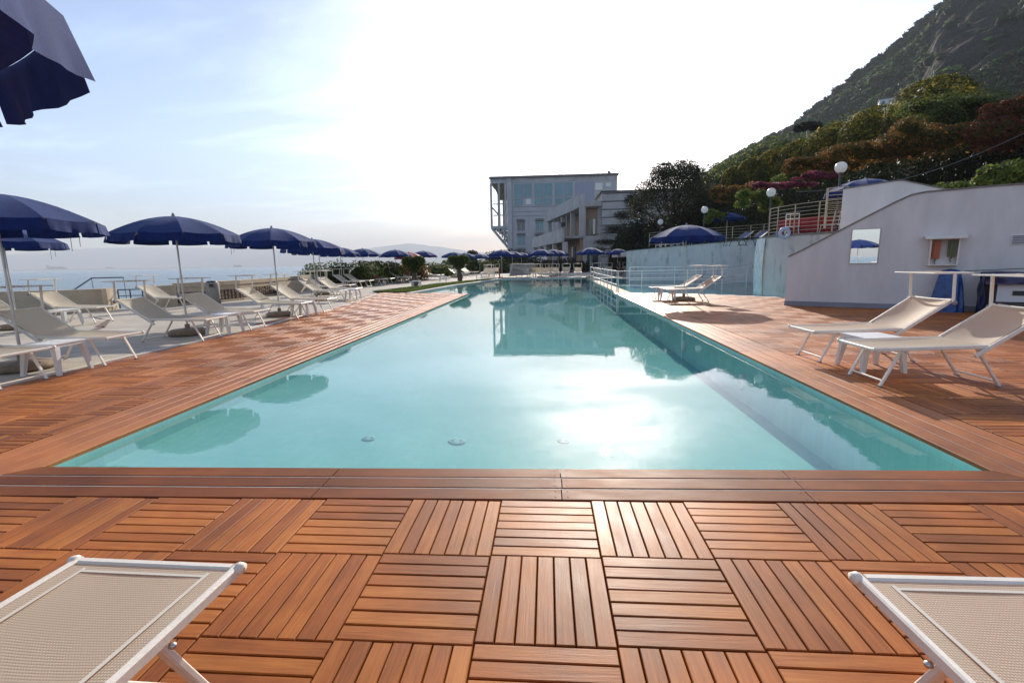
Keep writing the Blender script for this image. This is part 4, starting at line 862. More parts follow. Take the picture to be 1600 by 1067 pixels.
def poly_wall(name, label, pts, z0, z1, th, m, capm=None, capz=.05, cat='wall'):
    t = thing(name, label, cat, (pts[0][0], pts[0][1], 0)); ox, oy = pts[0]
    ds = [Vector((b[0]-a[0], b[1]-a[1])).normalized() for a, b in zip(pts, pts[1:])]; ns = []
    for i in range(len(pts)):
        d = (ds[max(0, i-1)]+ds[min(i, len(ds)-1)]).normalized(); ns.append(Vector((-d.y, d.x)))
    def zz(i, z): return z[i] if isinstance(z, (list, tuple)) else z
    mb = MB(); cm = MB()
    for i in range(len(pts)-1):
        a, b = pts[i], pts[i+1]; q = [(a[0], a[1]), (b[0], b[1]), (b[0]+ns[i+1].x*th, b[1]+ns[i+1].y*th), (a[0]+ns[i].x*th, a[1]+ns[i].y*th)]; q = [(x-ox, y-oy) for x, y in q]
        mb.add([(x, y, z0) for x, y in q]+[(q[0][0], q[0][1], zz(i, z1)), (q[1][0], q[1][1], zz(i+1, z1)), (q[2][0], q[2][1], zz(i+1, z1)), (q[3][0], q[3][1], zz(i, z1))], [(0, 1, 5, 4), (2, 3, 7, 6), (4, 5, 6, 7)]+([(0, 4, 7, 3)] if i == 0 else [])+([(1, 2, 6, 5)] if i == len(pts)-2 else []))
        if capm:
            e = .035; f = lambda i, s: Vector((pts[i][0]-ox, pts[i][1]-oy))+ns[i]*s
            qq = [f(i, -e), f(i+1, -e), f(i+1, th+e), f(i, th+e)]; za, zb = zz(i, z1)+.002, zz(i+1, z1)+.002
            cm.add([(qq[0].x, qq[0].y, za), (qq[1].x, qq[1].y, zb), (qq[2].x, qq[2].y, zb), (qq[3].x, qq[3].y, za), (qq[0].x, qq[0].y, za+capz), (qq[1].x, qq[1].y, zb+capz), (qq[2].x, qq[2].y, zb+capz), (qq[3].x, qq[3].y, za+capz)],
                   [(0, 1, 5, 4), (2, 3, 7, 6), (4, 5, 6, 7), (3, 2, 1, 0), (0, 4, 7, 3), (1, 2, 6, 5)])
    mb.obj('body', m, t)
    if capm: cm.obj('cap', capm, t)
    return t
def smooth_path(pts, n=4):
    out = []
    P_ = [Vector(p) for p in pts]; P_ = [P_[0]*2-P_[1]]+P_+[P_[-1]*2-P_[-2]]
    for i in range(1, len(P_)-2):
        for k in range(n):
            t = k/n; a, b, c, d = P_[i-1], P_[i], P_[i+1], P_[i+2]
            out.append(tuple(.5*((2*b)+(c-a)*t+(2*a-5*b+4*c-d)*t*t+(3*b-a-3*c+d)*t**3)))
    return out+[tuple(P_[-2])]
w1s = smooth_path(w1, 3)
t = poly_wall('lagoon_back_wall', 'long curved wall of pale blue veined marble behind the lagoon', w1s, -.45, [1.95+.35*min(1, i/12) for i in range(len(w1s))], .3, M['marble'], M['cap'], .04)
w2 = [(8.5, 18.2), (8.43, 17.65), (8.5, 17.0), (8.75, 16.0), (9.3, 15.0), (10.2, 14.2), (12, 13.6)]
w2s = smooth_path(w2, 3); t = poly_wall('water_wall', 'wet pale green marble wall with water running down its edge', w2s, -.45, [2.04]*len(w2s), .3, M['marble'], M['cap'], .06)
mb = MB()                                                      # thin rough sheet of falling water at its left edge
def wf(u, v): x = 8.405+.02*noise.noise(Vector((u*9, v*30, 0))); return (x-8.5-.05*math.sin(math.pi*v), 17.5+.75*u-18.2, -.07+2.1*v+.0*u)
mb.grid(wf, 14, 40, 0, True); M['fallwater'] = mat('falling water', (.75, .8, .8), .25, 0, .8, var=(.45, .52, .52), vscale=14, bump=1, bscale=30, stretch=(1, 1, .25)); mb.obj('water_sheet', M['fallwater'], t)
# terrace floor behind the walls
tp = [(x+.25, y+.1) for x, y in w1s[:]]+[(8.75, 18.3)]+[(x+.1, y+.25) for x, y in w2s[1:]]+[(26, 14), (26, 40), (8, 60), (5.5, 50)]
mb = MB(); mb.prism([(6.4, 36), (8.8, 31.8), (10.3, 29.8), (12.35, 27.1), (12.95, 24.6), (12.75, 21.4), (11.75, 18.6), (8.6, 18.1), (8.62, 17.0), (8.9, 16.1), (9.4, 15.2), (10.3, 14.4), (26, 13), (26, 42), (10, 60), (7, 50)], 1.6, 1.93); mb.obj('upper_terrace', M['concrete'], kind='structure')

# railings --------------------------------------------------------
def railing(name, label, pts, z0, h, bars, r=.014, post_every=1, pm='steel', hp=None, postr=.02, bar_labels=None):
    t = thing(name, label, 'railing', (pts[0][0], pts[0][1], 0)); ox, oy = pts[0][:2]
    def zf(i): return z0[i] if isinstance(z0, (list, tuple)) else z0
    for k in range(bars):
        hh = h*(k+1)/bars; mb = MB(); mb.tube([(p[0]-ox, p[1]-oy, zf(i)+hh) for i, p in enumerate(pts)], r*.8*(1.35 if k == bars-1 else 1), 6); mb.obj('handrail' if k == bars-1 else 'bar', M[pm], t)
    for i, p in enumerate(pts):
        if i % post_every == 0 or i == len(pts)-1:
            mb = MB(); mb.tube([(p[0]-ox, p[1]-oy, zf(i)), (p[0]-ox, p[1]-oy, zf(i)+h+.0)], postr, 6); mb.obj('post', M[pm], t)
    return t
M['railwhite'] = mat('pale enamelled rail', (.72, .7, .66), .3)
railing('walkway_railing', 'white tubular railing along the walkway between pool and lagoon', [(3.24, 19.5), (3.2, 21.0), (3.2, 22.4), (3.2, 23.9), (3.21, 25.6), (3.22, 27.6), (3.25, 30), (3.3, 33)], -.004, .86, 3, .017, 1, 'railwhite')
railing('lagoon_railing', 'white tubular railing crossing the lagoon behind the right parasol', [(3.30, 19.5), (4.25, 19.35), (6.2, 19.6), (8.0, 20.6), (9.6, 22)], -.07, .92, 3, .017, 1, 'railwhite')
railing('lagoon_far_railing', 'long glinting railing farther out in the lagoon', [(4.6, 24.5), (6.8, 24.0), (9, 24.4), (11, 25.5)], -.07, 1.0, 3, .017, 1, 'railwhite')
r1 = [(x+.15, y+.08) for x, y in w1s[3:22:2]]
railing('terrace_railing', 'thin dark railing along the top of the curved lagoon wall', r1, 2.2, .95, 6, .010, 1, 'tan')
r2_ = [(8.62, 17.75), (8.62, 17.1), (8.82, 16.3), (9.2, 15.5), (9.75, 14.9), (10.4, 14.45)]
railing('curved_railing', 'curved bronze railing of many bars above the water wall', smooth_path(r2_, 2), 2.1, 1.0, 8, .011, 2, 'tan', postr=.018)
railing('stair_railing', 'tall close barred railing panel left of the upper parapet', [(8.55, 13.9), (8.95, 13.62)], 2.15, 1.15, 11, .012, 1, 'tan', postr=.03)

# ------------------------------------------------------------------ tower and stepped wing
def facade(px, py, D): return aty(px, py, D)
TX0, TX1, TY = -8.75, 14.35, 100.
tw = thing('hotel_tower', 'tall blue grey hotel block with glazed top floors and cantilevered balcony', 'building', (0, TY, 0))
def tb(name, m, a, b, par=None):
    mb = MB(); mb.box((a[0], a[1]-TY, a[2]), (b[0], b[1]-TY, b[2])); return mb.obj(name, m, par or tw)
TZ = 18.35
tb('body', M['tower'], (TX0+1.9, TY, -3), (TX1, TY+16, TZ-.25))
tb('stair_core', M['tower2'], (-7.9, TY-.35, -3), (TX0+1.88, TY+15, TZ-.3))
def roofpts(): pass
mb = MB(); mb.box((-11.45, -.55, TZ-.24), (TX1+.25, 16.3, TZ+.02)); mb.box((-11.2, -.3, TZ+.021), (TX1, 16, TZ+.12)); mb.obj('roof', M['cap'], tw)
tb('parapet_band', M['tower2'], (-7.0+.16, TY-.06, TZ-1.15), (TX1+.02, TY-.002, TZ-.241))
# glazed top floors
gx = [-6.3, -4.45, -2.3, -.1, 2.0, 4.2]
for k in range(6):
    x0 = -6.35+k*1.88+(.35 if k >= 2 else 0)+(.35 if k >= 4 else 0)
    for (z0, z1) in ((14.3, 16.95), (12.75, 14.0)):
        if k == 1 and z0 < 13: continue
        w = tb('window', M['glass'], (x0, TY-.05, z0), (x0+1.72, TY-.003, z1))
        tb('frame', M['tower2'], (x0-.05, TY-.09, z0-.09), (x0+1.77, TY-.004, z0-.002), w)
for k, x0 in enumerate((5.9, 7.9)): tb('facade_panel', mat('lilac grey panel', (.3, .32, .4), .5), (x0, TY-.04, 13.2), (x0+1.9, TY-.003, 16.95))
for x0, z0, x1, z1 in ((10.0, 15.3, 11.45, 16.65), (12.1, 15.9, 13.1, 16.65)): w = tb('window', M['blindpane'], (x0, TY-.05, z0), (x1, TY-.003, z1)); tb('frame', M['tower2'], (x0-.06, TY-.08, z0-.1), (x1+.06, TY-.004, z0-.003), w)
for x0 in (10., 12.1): tb('facade_panel', M['tower2'], (x0-.3, TY-.03, 12.7), (x0-.18, TY-.003, 16.9))
w = tb('window', M['blindpane'], (-4.0, TY-.05, 12.9), (-3.0, TY-.003, 13.9)); tb('frame', M['tower2'], (-4.1, TY-.08, 12.8), (-2.9, TY-.051, 12.88), w)
for z in (12.35, 11.4, 10.55): tb('floor_band', M['plinth'], (-6.8, TY-.05, z), (5.2, TY-.004, z+.09))
for zi, z in enumerate((8.9, 6.1, 3.1)):
    for xi, x0 in enumerate((-5.85, -2.05)):
        w = tb('window', M['glass'] if (zi+xi) % 2 else M['glassdark'], (x0, TY-.05, z-1.2), (x0+1.55, TY-.003, z+.55))
        tb('lintel', M['darkmetal'], (x0-.15, TY-.3, z+.62), (x0+1.7, TY-.003, z+.74), w); tb('lintel', M['darkmetal'], (x0-.1, TY-.2, z+.95), (x0+1.65, TY-.003, z+1.03), w)
        tb('mullion', M['tower2'], (x0+.75, TY-.075, z-1.2), (x0+.81, TY-.051, z+.2), w); tb('sill', M['tower2'], (x0-.1, TY-.14, z-1.32), (x0+1.65, TY-.003, z-1.21), w); tb('transom', M['darkmetal'], (x0, TY-.075, z+.21), (x0+1.55, TY-.051, z+.28), w)
for x0 in (-7.0, -3.6, -.1): tb('pilaster', M['tower2'], (x0+.05, TY-.04, -3), (x0+.2, TY-.002, 12.2 if x0 > -6 else TZ-1.2))
# cantilevered open balcony on the left: slender columns, slab, triangular bracing below
bx0, bx1 = -11.25, -7.92
tb('balcony_ceiling', M['ochre'], (bx0+.1, TY+.4, 13.6), (bx1, TY+7.6, 17.3)) if False else None
tb('balcony_fascia', M['tower2'], (bx0, TY-.1, 17.15), (bx1, TY+8, TZ-.26))
mb = MB(); mb.add([(bx0+.45, .3, 17.1), (bx1, .3, 17.1), (bx1, 3.2, 14.2), (bx0+1.7, 3.2, 14.2), (bx1, .3, 17.14), (bx0+.45, .3, 17.14), (bx1, 3.4, 14.2), (bx0+1.7, 3.4, 14.2)], [(0, 1, 2, 3), (5, 7, 6, 4)]); mb.obj('balcony_soffit', M['ochre'], tw)
for x, y0 in ((bx0+.12, 0), (bx0+1.75, 0), (bx0+1.3, 3.3), (bx0+2.35, 3.3), (bx1-.25, 0)):
    mb = MB(); mb.bar((x, y0, 8.3), (x, y0, 17.15), .42, .42); mb.obj('column', M['tower2'], tw)
mb = MB(); mb.bar((bx0+.12, 0, 12.6), (bx0+1.3, 3.3, 11.2), .26, .26); mb.obj('brace', M['tower2'], tw)
for z in (11.15, 13.45): mb = MB(); mb.bar((bx0+.12, 3.3, z), (bx1, 3.3, z), .2, .2); mb.obj('balcony_rail', M['tower2'], tw)
mb = MB(); mb.add([(bx0, -.12, 8.15), (bx1, -.12, 8.15), (bx1, 6, 8.15), (bx0, 6, 8.15), (bx0, -.12, 8.7), (bx1, -.12, 8.7), (bx1, 6, 8.7), (bx0, 6, 8.7)], [(3, 2, 1, 0), (4, 5, 6, 7), (0, 1, 5, 4), (2, 3, 7, 6), (0, 4, 7, 3)]); mb.obj('balcony_slab', M['tower2'], tw)
for a, b in (((bx0+.1, 8.15), (bx1, 4.2)), ((bx0+1.0, 8.15), (bx1, 6.4)), ((bx0+2.0, 7.05), (bx1, 8.1)), ((bx0+2.5, 5.7), (bx1, 7.3)), ((bx0+1.15, 7.55), (bx0+1.7, 8.15)), ((bx0+1.9, 7.0), (bx0+1.2, 8.15)), ((bx0+2.3, 6.3), (bx0+2.3, 8.15)), ((bx0+2.9, 5.2), (bx0+2.6, 8.15))):
    for y in (0., 5.): mb = MB(); mb.bar((a[0], y, a[1]), (b[0], y, b[1]), .3, .3, 0, (0, 1, 0)); mb.obj('strut', M['tower2'], tw)
mb = MB(); mb.lathe([(.02, 0), (.35, .22), (.4, .3)], 14); o = mb.obj('satellite_dish', M['plinth'], tw); o.location = (12.8, 2, TZ+.5); o.rotation_euler = (R(60), 0, R(30))
mb = MB(); mb.tube([(12.8, 2, TZ+.1), (12.8, 2, TZ+.6)], .04, 5); mb.obj('dish_stand', M['plinth'], tw); mb = MB(); mb.tube([(3.0, 1, TZ+.1), (3.0, 1, TZ+.7)], .04, 5); mb.obj('roof_vent', M['plinth'], tw)

# stepped concrete wing: front wall faces the pool, side facade runs away to the left
C0 = facade(928, 300, 62); C0 = Vector((5.75, 62)); CF = Vector((.1, 84)); dW = (CF-Vector((4.35, 62))).normalized(); nW = Vector((-dW.y, dW.x))
wg = thing('concrete_wing', 'stepped concrete hotel wing with ochre loggias beside the dark trees', 'building', (4.35, 62, 0))
oW = Vector((4.35, 62, 0)); B0 = Vector((4.35, 62))
def wp(s, off, z): p = B0 + dW*s - Vector((dW.y, -dW.x))*(-off)*-1 if False else B0+dW*s+Vector((-dW.y, dW.x))*off; return Vector((p.x, p.y, z))-oW   # off > 0 : out towards the pool
def wbox(name, m, s0, s1, o0_, o1_, z0, z1, par=None):
    vs = [wp(s, o, z) for z in (z0, z1) for s, o in ((s0, o0_), (s1, o0_), (s1, o1_), (s0, o1_))]
    mb = MB(); mb.add(vs, [(0, 1, 2, 3), (7, 6, 5, 4), (0, 4, 5, 1), (1, 5, 6, 2), (2, 6, 7, 3), (3, 7, 4, 0)]); return mb.obj(name, m, par or wg)
if (B0+Vector((-dW.y, dW.x))).x > B0.x: pass
S = 1 if Vector((-dW.y, dW.x)).x < 0 else -1
def wb(name, m, s0, s1, a, b, z0, z1, par=None): return wbox(name, m, s0, s1, S*a, S*b, z0, z1, par)
wb('body', M['concrete'], 0.02, 22.3, -7, -2.5, -3, 8.4)
wb('back_wall', M['ochre'], .6, 22, -2.48, -2.3, 4.6, 8.0)
wb('upper_parapet', M['concrete'], 0, 22.4, -.25, 0, 8.0, 9.65)
wb('upper_slab', M['concrete'], 0, 22.3, -2.5, -.26, 8.0, 8.25)
for s in (0.0, 5.6, 11.6, 21.9): wb('pier', M['concrete'], s, s+(.9 if s < 1 else .55), -.9, -.3, 4.4, 7.99)
for s in (8.4, 14, 17): wb('mullion', M['tower2'], s, s+.14, -.4, -.28, 4.6, 7.99)
for s in (6.3, 12.2): wb('window', M['glassdark'], s, s+1.6, -2.29, -2.2, 4.9, 6.9)
wb('middle_slab', M['concrete'], 0, 22.3, -2.4, 2.4, 4.2, 4.45)
wb('middle_parapet', M['concrete'], -1.2, 22.3, 2.2, 2.45, 3.7, 5.35)
wb('lower_body', M['ochre'], .2, 22, -2.4, -.2, -3, 4.19)
for s in (-1.2, 5.2, 10.5, 15.8, 21.8): wb('pier', M['concrete'], s, s+.7, 1.75, 2.3, -3, 3.69)
for s in (2.2, 7.2, 12.4): w = wb('window', M['glassdark'], s, s+2.0, -.19, -.1, 1.0, 3.2); wb('frame', M['tower2'], s-.1, s+2.1, -.095, -.05, .88, .98, w)
wb('garden_wall', M['white'], 4.5, 21, 3.2, 3.4, -1, 1.9)
# front face with board-marked courses
def fb(name, m, x0, x1, y0, y1, z0, z1, par=None):
    mb = MB(); mb.box((x0-oW.x, y0-oW.y, z0), (x1-oW.x, y1-oW.y, z1)); return mb.obj(name, m, par or wg)
zc_ = 9.75; k = 0; z = -3.
while z < zc_-.1:
    h = .86; fb('concrete_course', M['concrete'], 7.2+.01*(k % 2), 19, 61.5+.018*(k % 3), 70, z, min(z+h, zc_)); z += h+.11; k += 1
fb('roof', M['darkmetal'], 7.0, 19.2, 61.3, 70.2, zc_+.01, zc_+.12)
fb('corner_body', M['concrete'], 4.9, 7.18, 62.05, 69, -3, 4.3); fb('loggia_back', M['ochre'], 5.1, 7.18, 63.0, 69, 4.31, 8.1); fb('loggia_roof', M['concrete'], 4.75, 7.18, 62.0, 69, 8.11, 8.75); fb('corner_pier', M['concrete'], 4.4, 5.05, 61.9, 62.9, 4.32, 9.6)
w = fb('window', M['glassdark'], 5.7, 6.5, 62.93, 62.99, 4.6, 6.6); fb('shutter', M['white'], 6.2, 6.48, 62.85, 62.92, 4.7, 6.6, w)
w = fb('doorway', M['glassdark'], 5.4, 6.8, 61.98, 62.04, -.5, 2.3); fb('frame', M['tower2'], 5.3, 6.9, 61.9, 61.97, 2.31, 2.5, w); fb('lamp_box', M['white'], 6.1, 6.7, 61.7, 61.89, 2.6, 2.75, w)
sh = thing('loudspeaker', 'small dark siren on the corner of the wing balcony', 'siren', (wp(-1, S*2.3, 5.6)+oW)); mb = MB(); mb.lathe([(.02, 0), (.25, .0), (.3, .5), (.02, .5)], 10); mb.tube([(0, 0, -.3), (0, 0, 0)], .05, 5); mb.obj('horn', M['black'], sh)

# ------------------------------------------------------------------ sea wall, bin, low walls on the left
def seaz(x): return .77
sw = [(-12.95, 14.75), (-12.3, 15.35), (-12.15, 17.2), (-12.25, 19.6), (-12.5, 21.8), (-12.9, 23.6), (-13.4, 27), (-13.9, 32), (-14.3, 40)]
def stone_wall(name, label, pts, z1, holes):
    t = thing(name, label, 'wall', (pts[0][0], pts[0][1], 0)); ox, oy = pts[0]
    body = MB(); cap = MB(); ledge = MB()
    for i, (a, b) in enumerate(zip(pts, pts[1:])):
        a, b = Vector(a), Vector(b); d = (b-a).normalized(); n = Vector((-d.y, d.x)); n = n if n.x < 0 else -n; L = (b-a).length; rot = math.atan2(d.y, d.x)
        def q(mb, s0, s1, o0_, o1_, za, zb, mi=0):
            P_ = [a+d*s+n*o for s, o in ((s0, o0_), (s1, o0_), (s1, o1_), (s0, o1_))]; P_ = [(p.x-ox, p.y-oy) for p in P_]
            v = [(x, y, za) for x, y in P_]+[(x, y, zb) for x, y in P_]; mb.add(v, [(0, 1, 5, 4), (1, 2, 6, 5), (2, 3, 7, 6), (3, 0, 4, 7), (4, 5, 6, 7), (0, 3, 2, 1)], mi)
        q(body, 0, L, .06, .42, -.05, z1-.16); q(cap, -.01, L+.01, -.03, .5, z1-.155, z1); q(ledge, 0, L, -.12, .06, -.05, .06)
        q(ledge, 0, L, .0, .055, z1-.33, z1-.16)
        if i in holes: continue
        s = .02; cnt = 0
        while s < L-.12 and cnt < 40:
            w = random.uniform(.12, .26); z = .07
            while z < z1-.36:
                h = random.uniform(.09, .17); h = min(h, z1-.345-z)
                if h < .04: break
                c = a+d*(s+w/2)+n*.045; ww, hh = w*.44, h*.46; mb = MB(); vs = []
                for (u, v) in ((-1, -.6), (-.6, -1), (.6, -1), (1, -.5), (1, .6), (.5, 1), (-.5, 1), (-1, .5)): vs.append((u*ww*random.uniform(.9, 1.08), v*hh*random.uniform(.9, 1.08)))
                V = [(d.x*u, d.y*u, v) for u, v in vs]+[(d.x*u*.8-n.x*.05, d.y*u*.8-n.y*.05, v*.8) for u, v in vs]; V = [(x+n.x*.03, y+n.y*.03, zz_) for x, y, zz_ in V[:8]]+V[8:]
                mb.add(V, [(j, (j+1) % 8, 8+(j+1) % 8, 8+j) for j in range(8)]+[tuple(range(8, 16))]); o = mb.obj('stone', M['rock'], t); o.location = (c.x-ox, c.y-oy, z+h/2); z += h+.012
            s += w+.01; cnt += 1
    body.obj('body', M['mortar'], t); cap.obj('cap', M['tan'], t); ledge.obj('ledge', M['tan'], t); return t
stone_wall('sea_wall', 'long sea wall of rubble stone under a sandy coping', sw, .78, (4, 5, 6, 7))
# smooth tan buttress standing out of the wall
t = poly_wall('tan_buttress', 'plain tan render section of the sea wall with a pointed shadow', [(-11.95, 19.7), (-12.15, 21.6), (-12.5, 23.4)], -.05, .60, .1, M['tan'])
lw = smooth_path([(-30, 8.4), (-24, 8.6), (-19.5, 9.6), (-17.2, 11.4), (-15.6, 12.0), (-14.4, 12.35), (-13.9, 12.9), (-14.05, 13.6)], 4)
t = poly_wall('curved_sea_wall', 'low smooth tan wall curving round at the left edge', lw, -.05, .70, .28, M['tan'])
t = poly_wall('wall_end', 'short tan wall block right of the steps to the sea', [(-13.35, 13.9), (-12.95, 14.2), (-12.75, 14.6)], -.05, .72, .5, M['tan'])
t = railing('step_gate', 'low dark metal gate in the gap of the sea wall', [(-14.1, 13.7), (-13.85, 13.9), (-13.45, 13.95)], 0.0, .62, 3, .018, 1, 'darkmetal')
t = thing('step_handrail', 'grey handrail of the steps going down to the sea', 'railing', (-18, 16.5, 0))
mb = MB(); g = [at(105, 458, .35), at(142, 434, .35)]
hr = [(0, 0), (1.9, 0)]
pA, pB, pC = aty(105, 460, 15.6), aty(143, 434.5, 16.4), aty(193, 433.5, 17.0)
mb.tube([pA-Vector((-18, 16.5, 0)), pB-Vector((-18, 16.5, 0)), pC-Vector((-18, 16.5, 0))], .03, 6); mb.obj('handrail', M['plinth'], t)
for p in (pB, pC): mb = MB(); mb.tube([p-Vector((-18, 16.5, 0)), Vector((p.x, p.y, -.6))-Vector((-18, 16.5, 0))], .015, 5); mb.obj('post', M['plinth'], t)
t = thing('mooring_rail', 'thin pale rail beyond the curved wall at the left edge', 'railing', (-22, 14, 0)); mb = MB(); a, b = aty(-20, 449.5, 14)-Vector((-22, 14, 0)), aty(48, 447.5, 15)-Vector((-22, 14, 0)); mb.tube([a, b], .02, 5); mb.obj('handrail', M['white'], t); mb = MB(); c = aty(37, 448, 14.8); mb.tube([c-Vector((-22, 14, 0)), Vector((c.x, c.y, -.5))-Vector((-22, 14, 0))], .014, 5); mb.obj('post', M['white'], t)
def make_bin(name, label, loc, grp):
    t = thing(name, label, 'litter bin', loc, 0, grp); mb = MB(); mb.lathe([(.19, 0), (.22, .02), (.22, .74), (.20, .78), (.17, .78)], 22); mb.obj('body', M['binstone'], t)
    mb = MB(); mb.lathe([(.17, .70), (.175, .79), (.15, .83), (.001, .84)], 18); mb.obj('lid', M['black'], t); 
    mb = MB(); mb.box((.05, -.235, .62), (.2, -.16, .74)); mb.obj('opening', M['black'], t); remember(t); return t
tb_ = make_bin('litter_bin', 'round pebbled concrete litter bin against the sea wall, nearer one', (-11.7, 15.0, 0), 'litter bins by the sea wall')
copy_thing(tb_, (-11.55, 22.4, 0), R(0), 'round concrete litter bin by the sea wall behind the far loungers')

# ------------------------------------------------------------------ hedges and topiary on the left
shrub('hedge', 'dark green clipped hedge by the sea wall behind the parasols', 'hedge', [(-1.2, 0, .6, 1.1, .9, .85), (0, .4, .7, 1.2, .9, .9), (1.1, 1.2, .7, 1.1, .9, .85)], 5200, .075, 'l_green', (-12.5, 27.0, 0), upb=.3)
shrub('bush', 'bright yellow green bush behind the loungers by the sea', 'bush', [(0, 0, .7, 1.2, .9, .85), (1.1, .8, .7, .9, .9, .75), (-.8, -.2, .5, .7, .7, .6), (.4, .2, 1.1, .6, .6, .5)], 5200, .085, 'l_bush', (-11.9, 31.5, 0), upb=.3)
shrub('flowering_shrub', 'reddish brown shrub between the bright bush and first topiary', 'bush', [(0, 0, .6, 1.2, .9, .8), (1.4, .6, .65, 1.1, .8, .8)], 3200, .08, 'l_orange', (-11.4, 35.5, 0), upb=.3)
for k, (x, y, w, h) in enumerate(((-12.5, 48, 3.4, 1.4), (-9.6, 56, 3.2, 1.9), (-6.3, 58, 3.6, 1.6), (-5.2, 66, 3.5, 3.0), (-1.9, 60, 3.6, 1.8), (2.0, 56, 3.4, 1.6), (-4.0, 61, 2.6, 1.3))):
    lab = ['long dark hedge behind the red parasol', 'hedge behind the farther topiary tree', 'round hedge behind the smallest parasols', 'taller dark hedge left of the tower foot', 'dark hedge before the tower foot', 'dark hedge before the low white garden wall', 'low hedge between the smallest parasols'][k]
    shrub('hedge', lab, 'hedge', [(-w*.5, 0, h*.45, w*.55, 1.2, h*.55), (w*.1, .3, h*.5, w*.6, 1.3, h*.6), (w*.6, 0, h*.42, w*.45, 1.1, h*.5)], 4200, .13, 'l_dark' if k in (3, 4, 5) else 'l_green', (x, y, -.1), 'hedges beyond the pool end', upb=.3)
def topiary(label, x, y, h, hd):
    t = thing('topiary_tree', label, 'tree', (x, y, 0), 0, 'topiary trees on the lawn'); mb = MB()
    pts = [(0, 0, 0), (.10, 0, h*.18), (-.04, .04, h*.36), (.06, 0, h*.52)]; mb.tube(pts, .19, 9, r1=.13); mb.tube([(.05, .03, 0), (-.1, .05, h*.2), (.08, .02, h*.42)], .13, 8, r1=.1); mb.obj('trunk', M['bark'], t)
    L = [(0, 0, h*.66, hd*.34, hd*.34, h*.2), (-hd*.32, 0, h*.84, hd*.30, hd*.3, h*.17), (hd*.25, 0, h*.84, hd*.36, hd*.33, h*.19), (.02, 0, h*.8, hd*.4, hd*.36, h*.17)]
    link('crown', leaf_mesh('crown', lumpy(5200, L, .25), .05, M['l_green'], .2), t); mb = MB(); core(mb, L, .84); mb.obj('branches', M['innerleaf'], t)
topiary('cloud clipped topiary tree on the lawn, nearer of two', -7.55, 26.6, 1.72, 1.15)
topiary('cloud clipped topiary tree on the lawn, farther of two', -6.2, 33.9, 1.85, 1.35)
pt = thing('round_tree', 'small round headed tree far off behind the second topiary', 'tree', (-9.2, 60, 0)); mb = MB(); mb.tube([(0, 0, 0), (0, 0, 2)], .12, 6); mb.obj('trunk', M['bark'], pt); L = [(0, 0, 2.2, .8, .8, .7)]; link('crown', leaf_mesh('crown', lumpy(1500, L, .6), .1, M['l_dark']), pt)
# small post at the pool corner
mb = MB(); mb.tube([(0, 0, 0), (0, 0, .75)], .06, 8); mb.tube([(0, 0, .75), (0, 0, .85)], .07, 8); o = mb.obj('marker_post', M['redcloth']); o.location = (-3.55, 37.3, .03); tag(o, 'short dark red post at the left corner of the pool end', 'post')

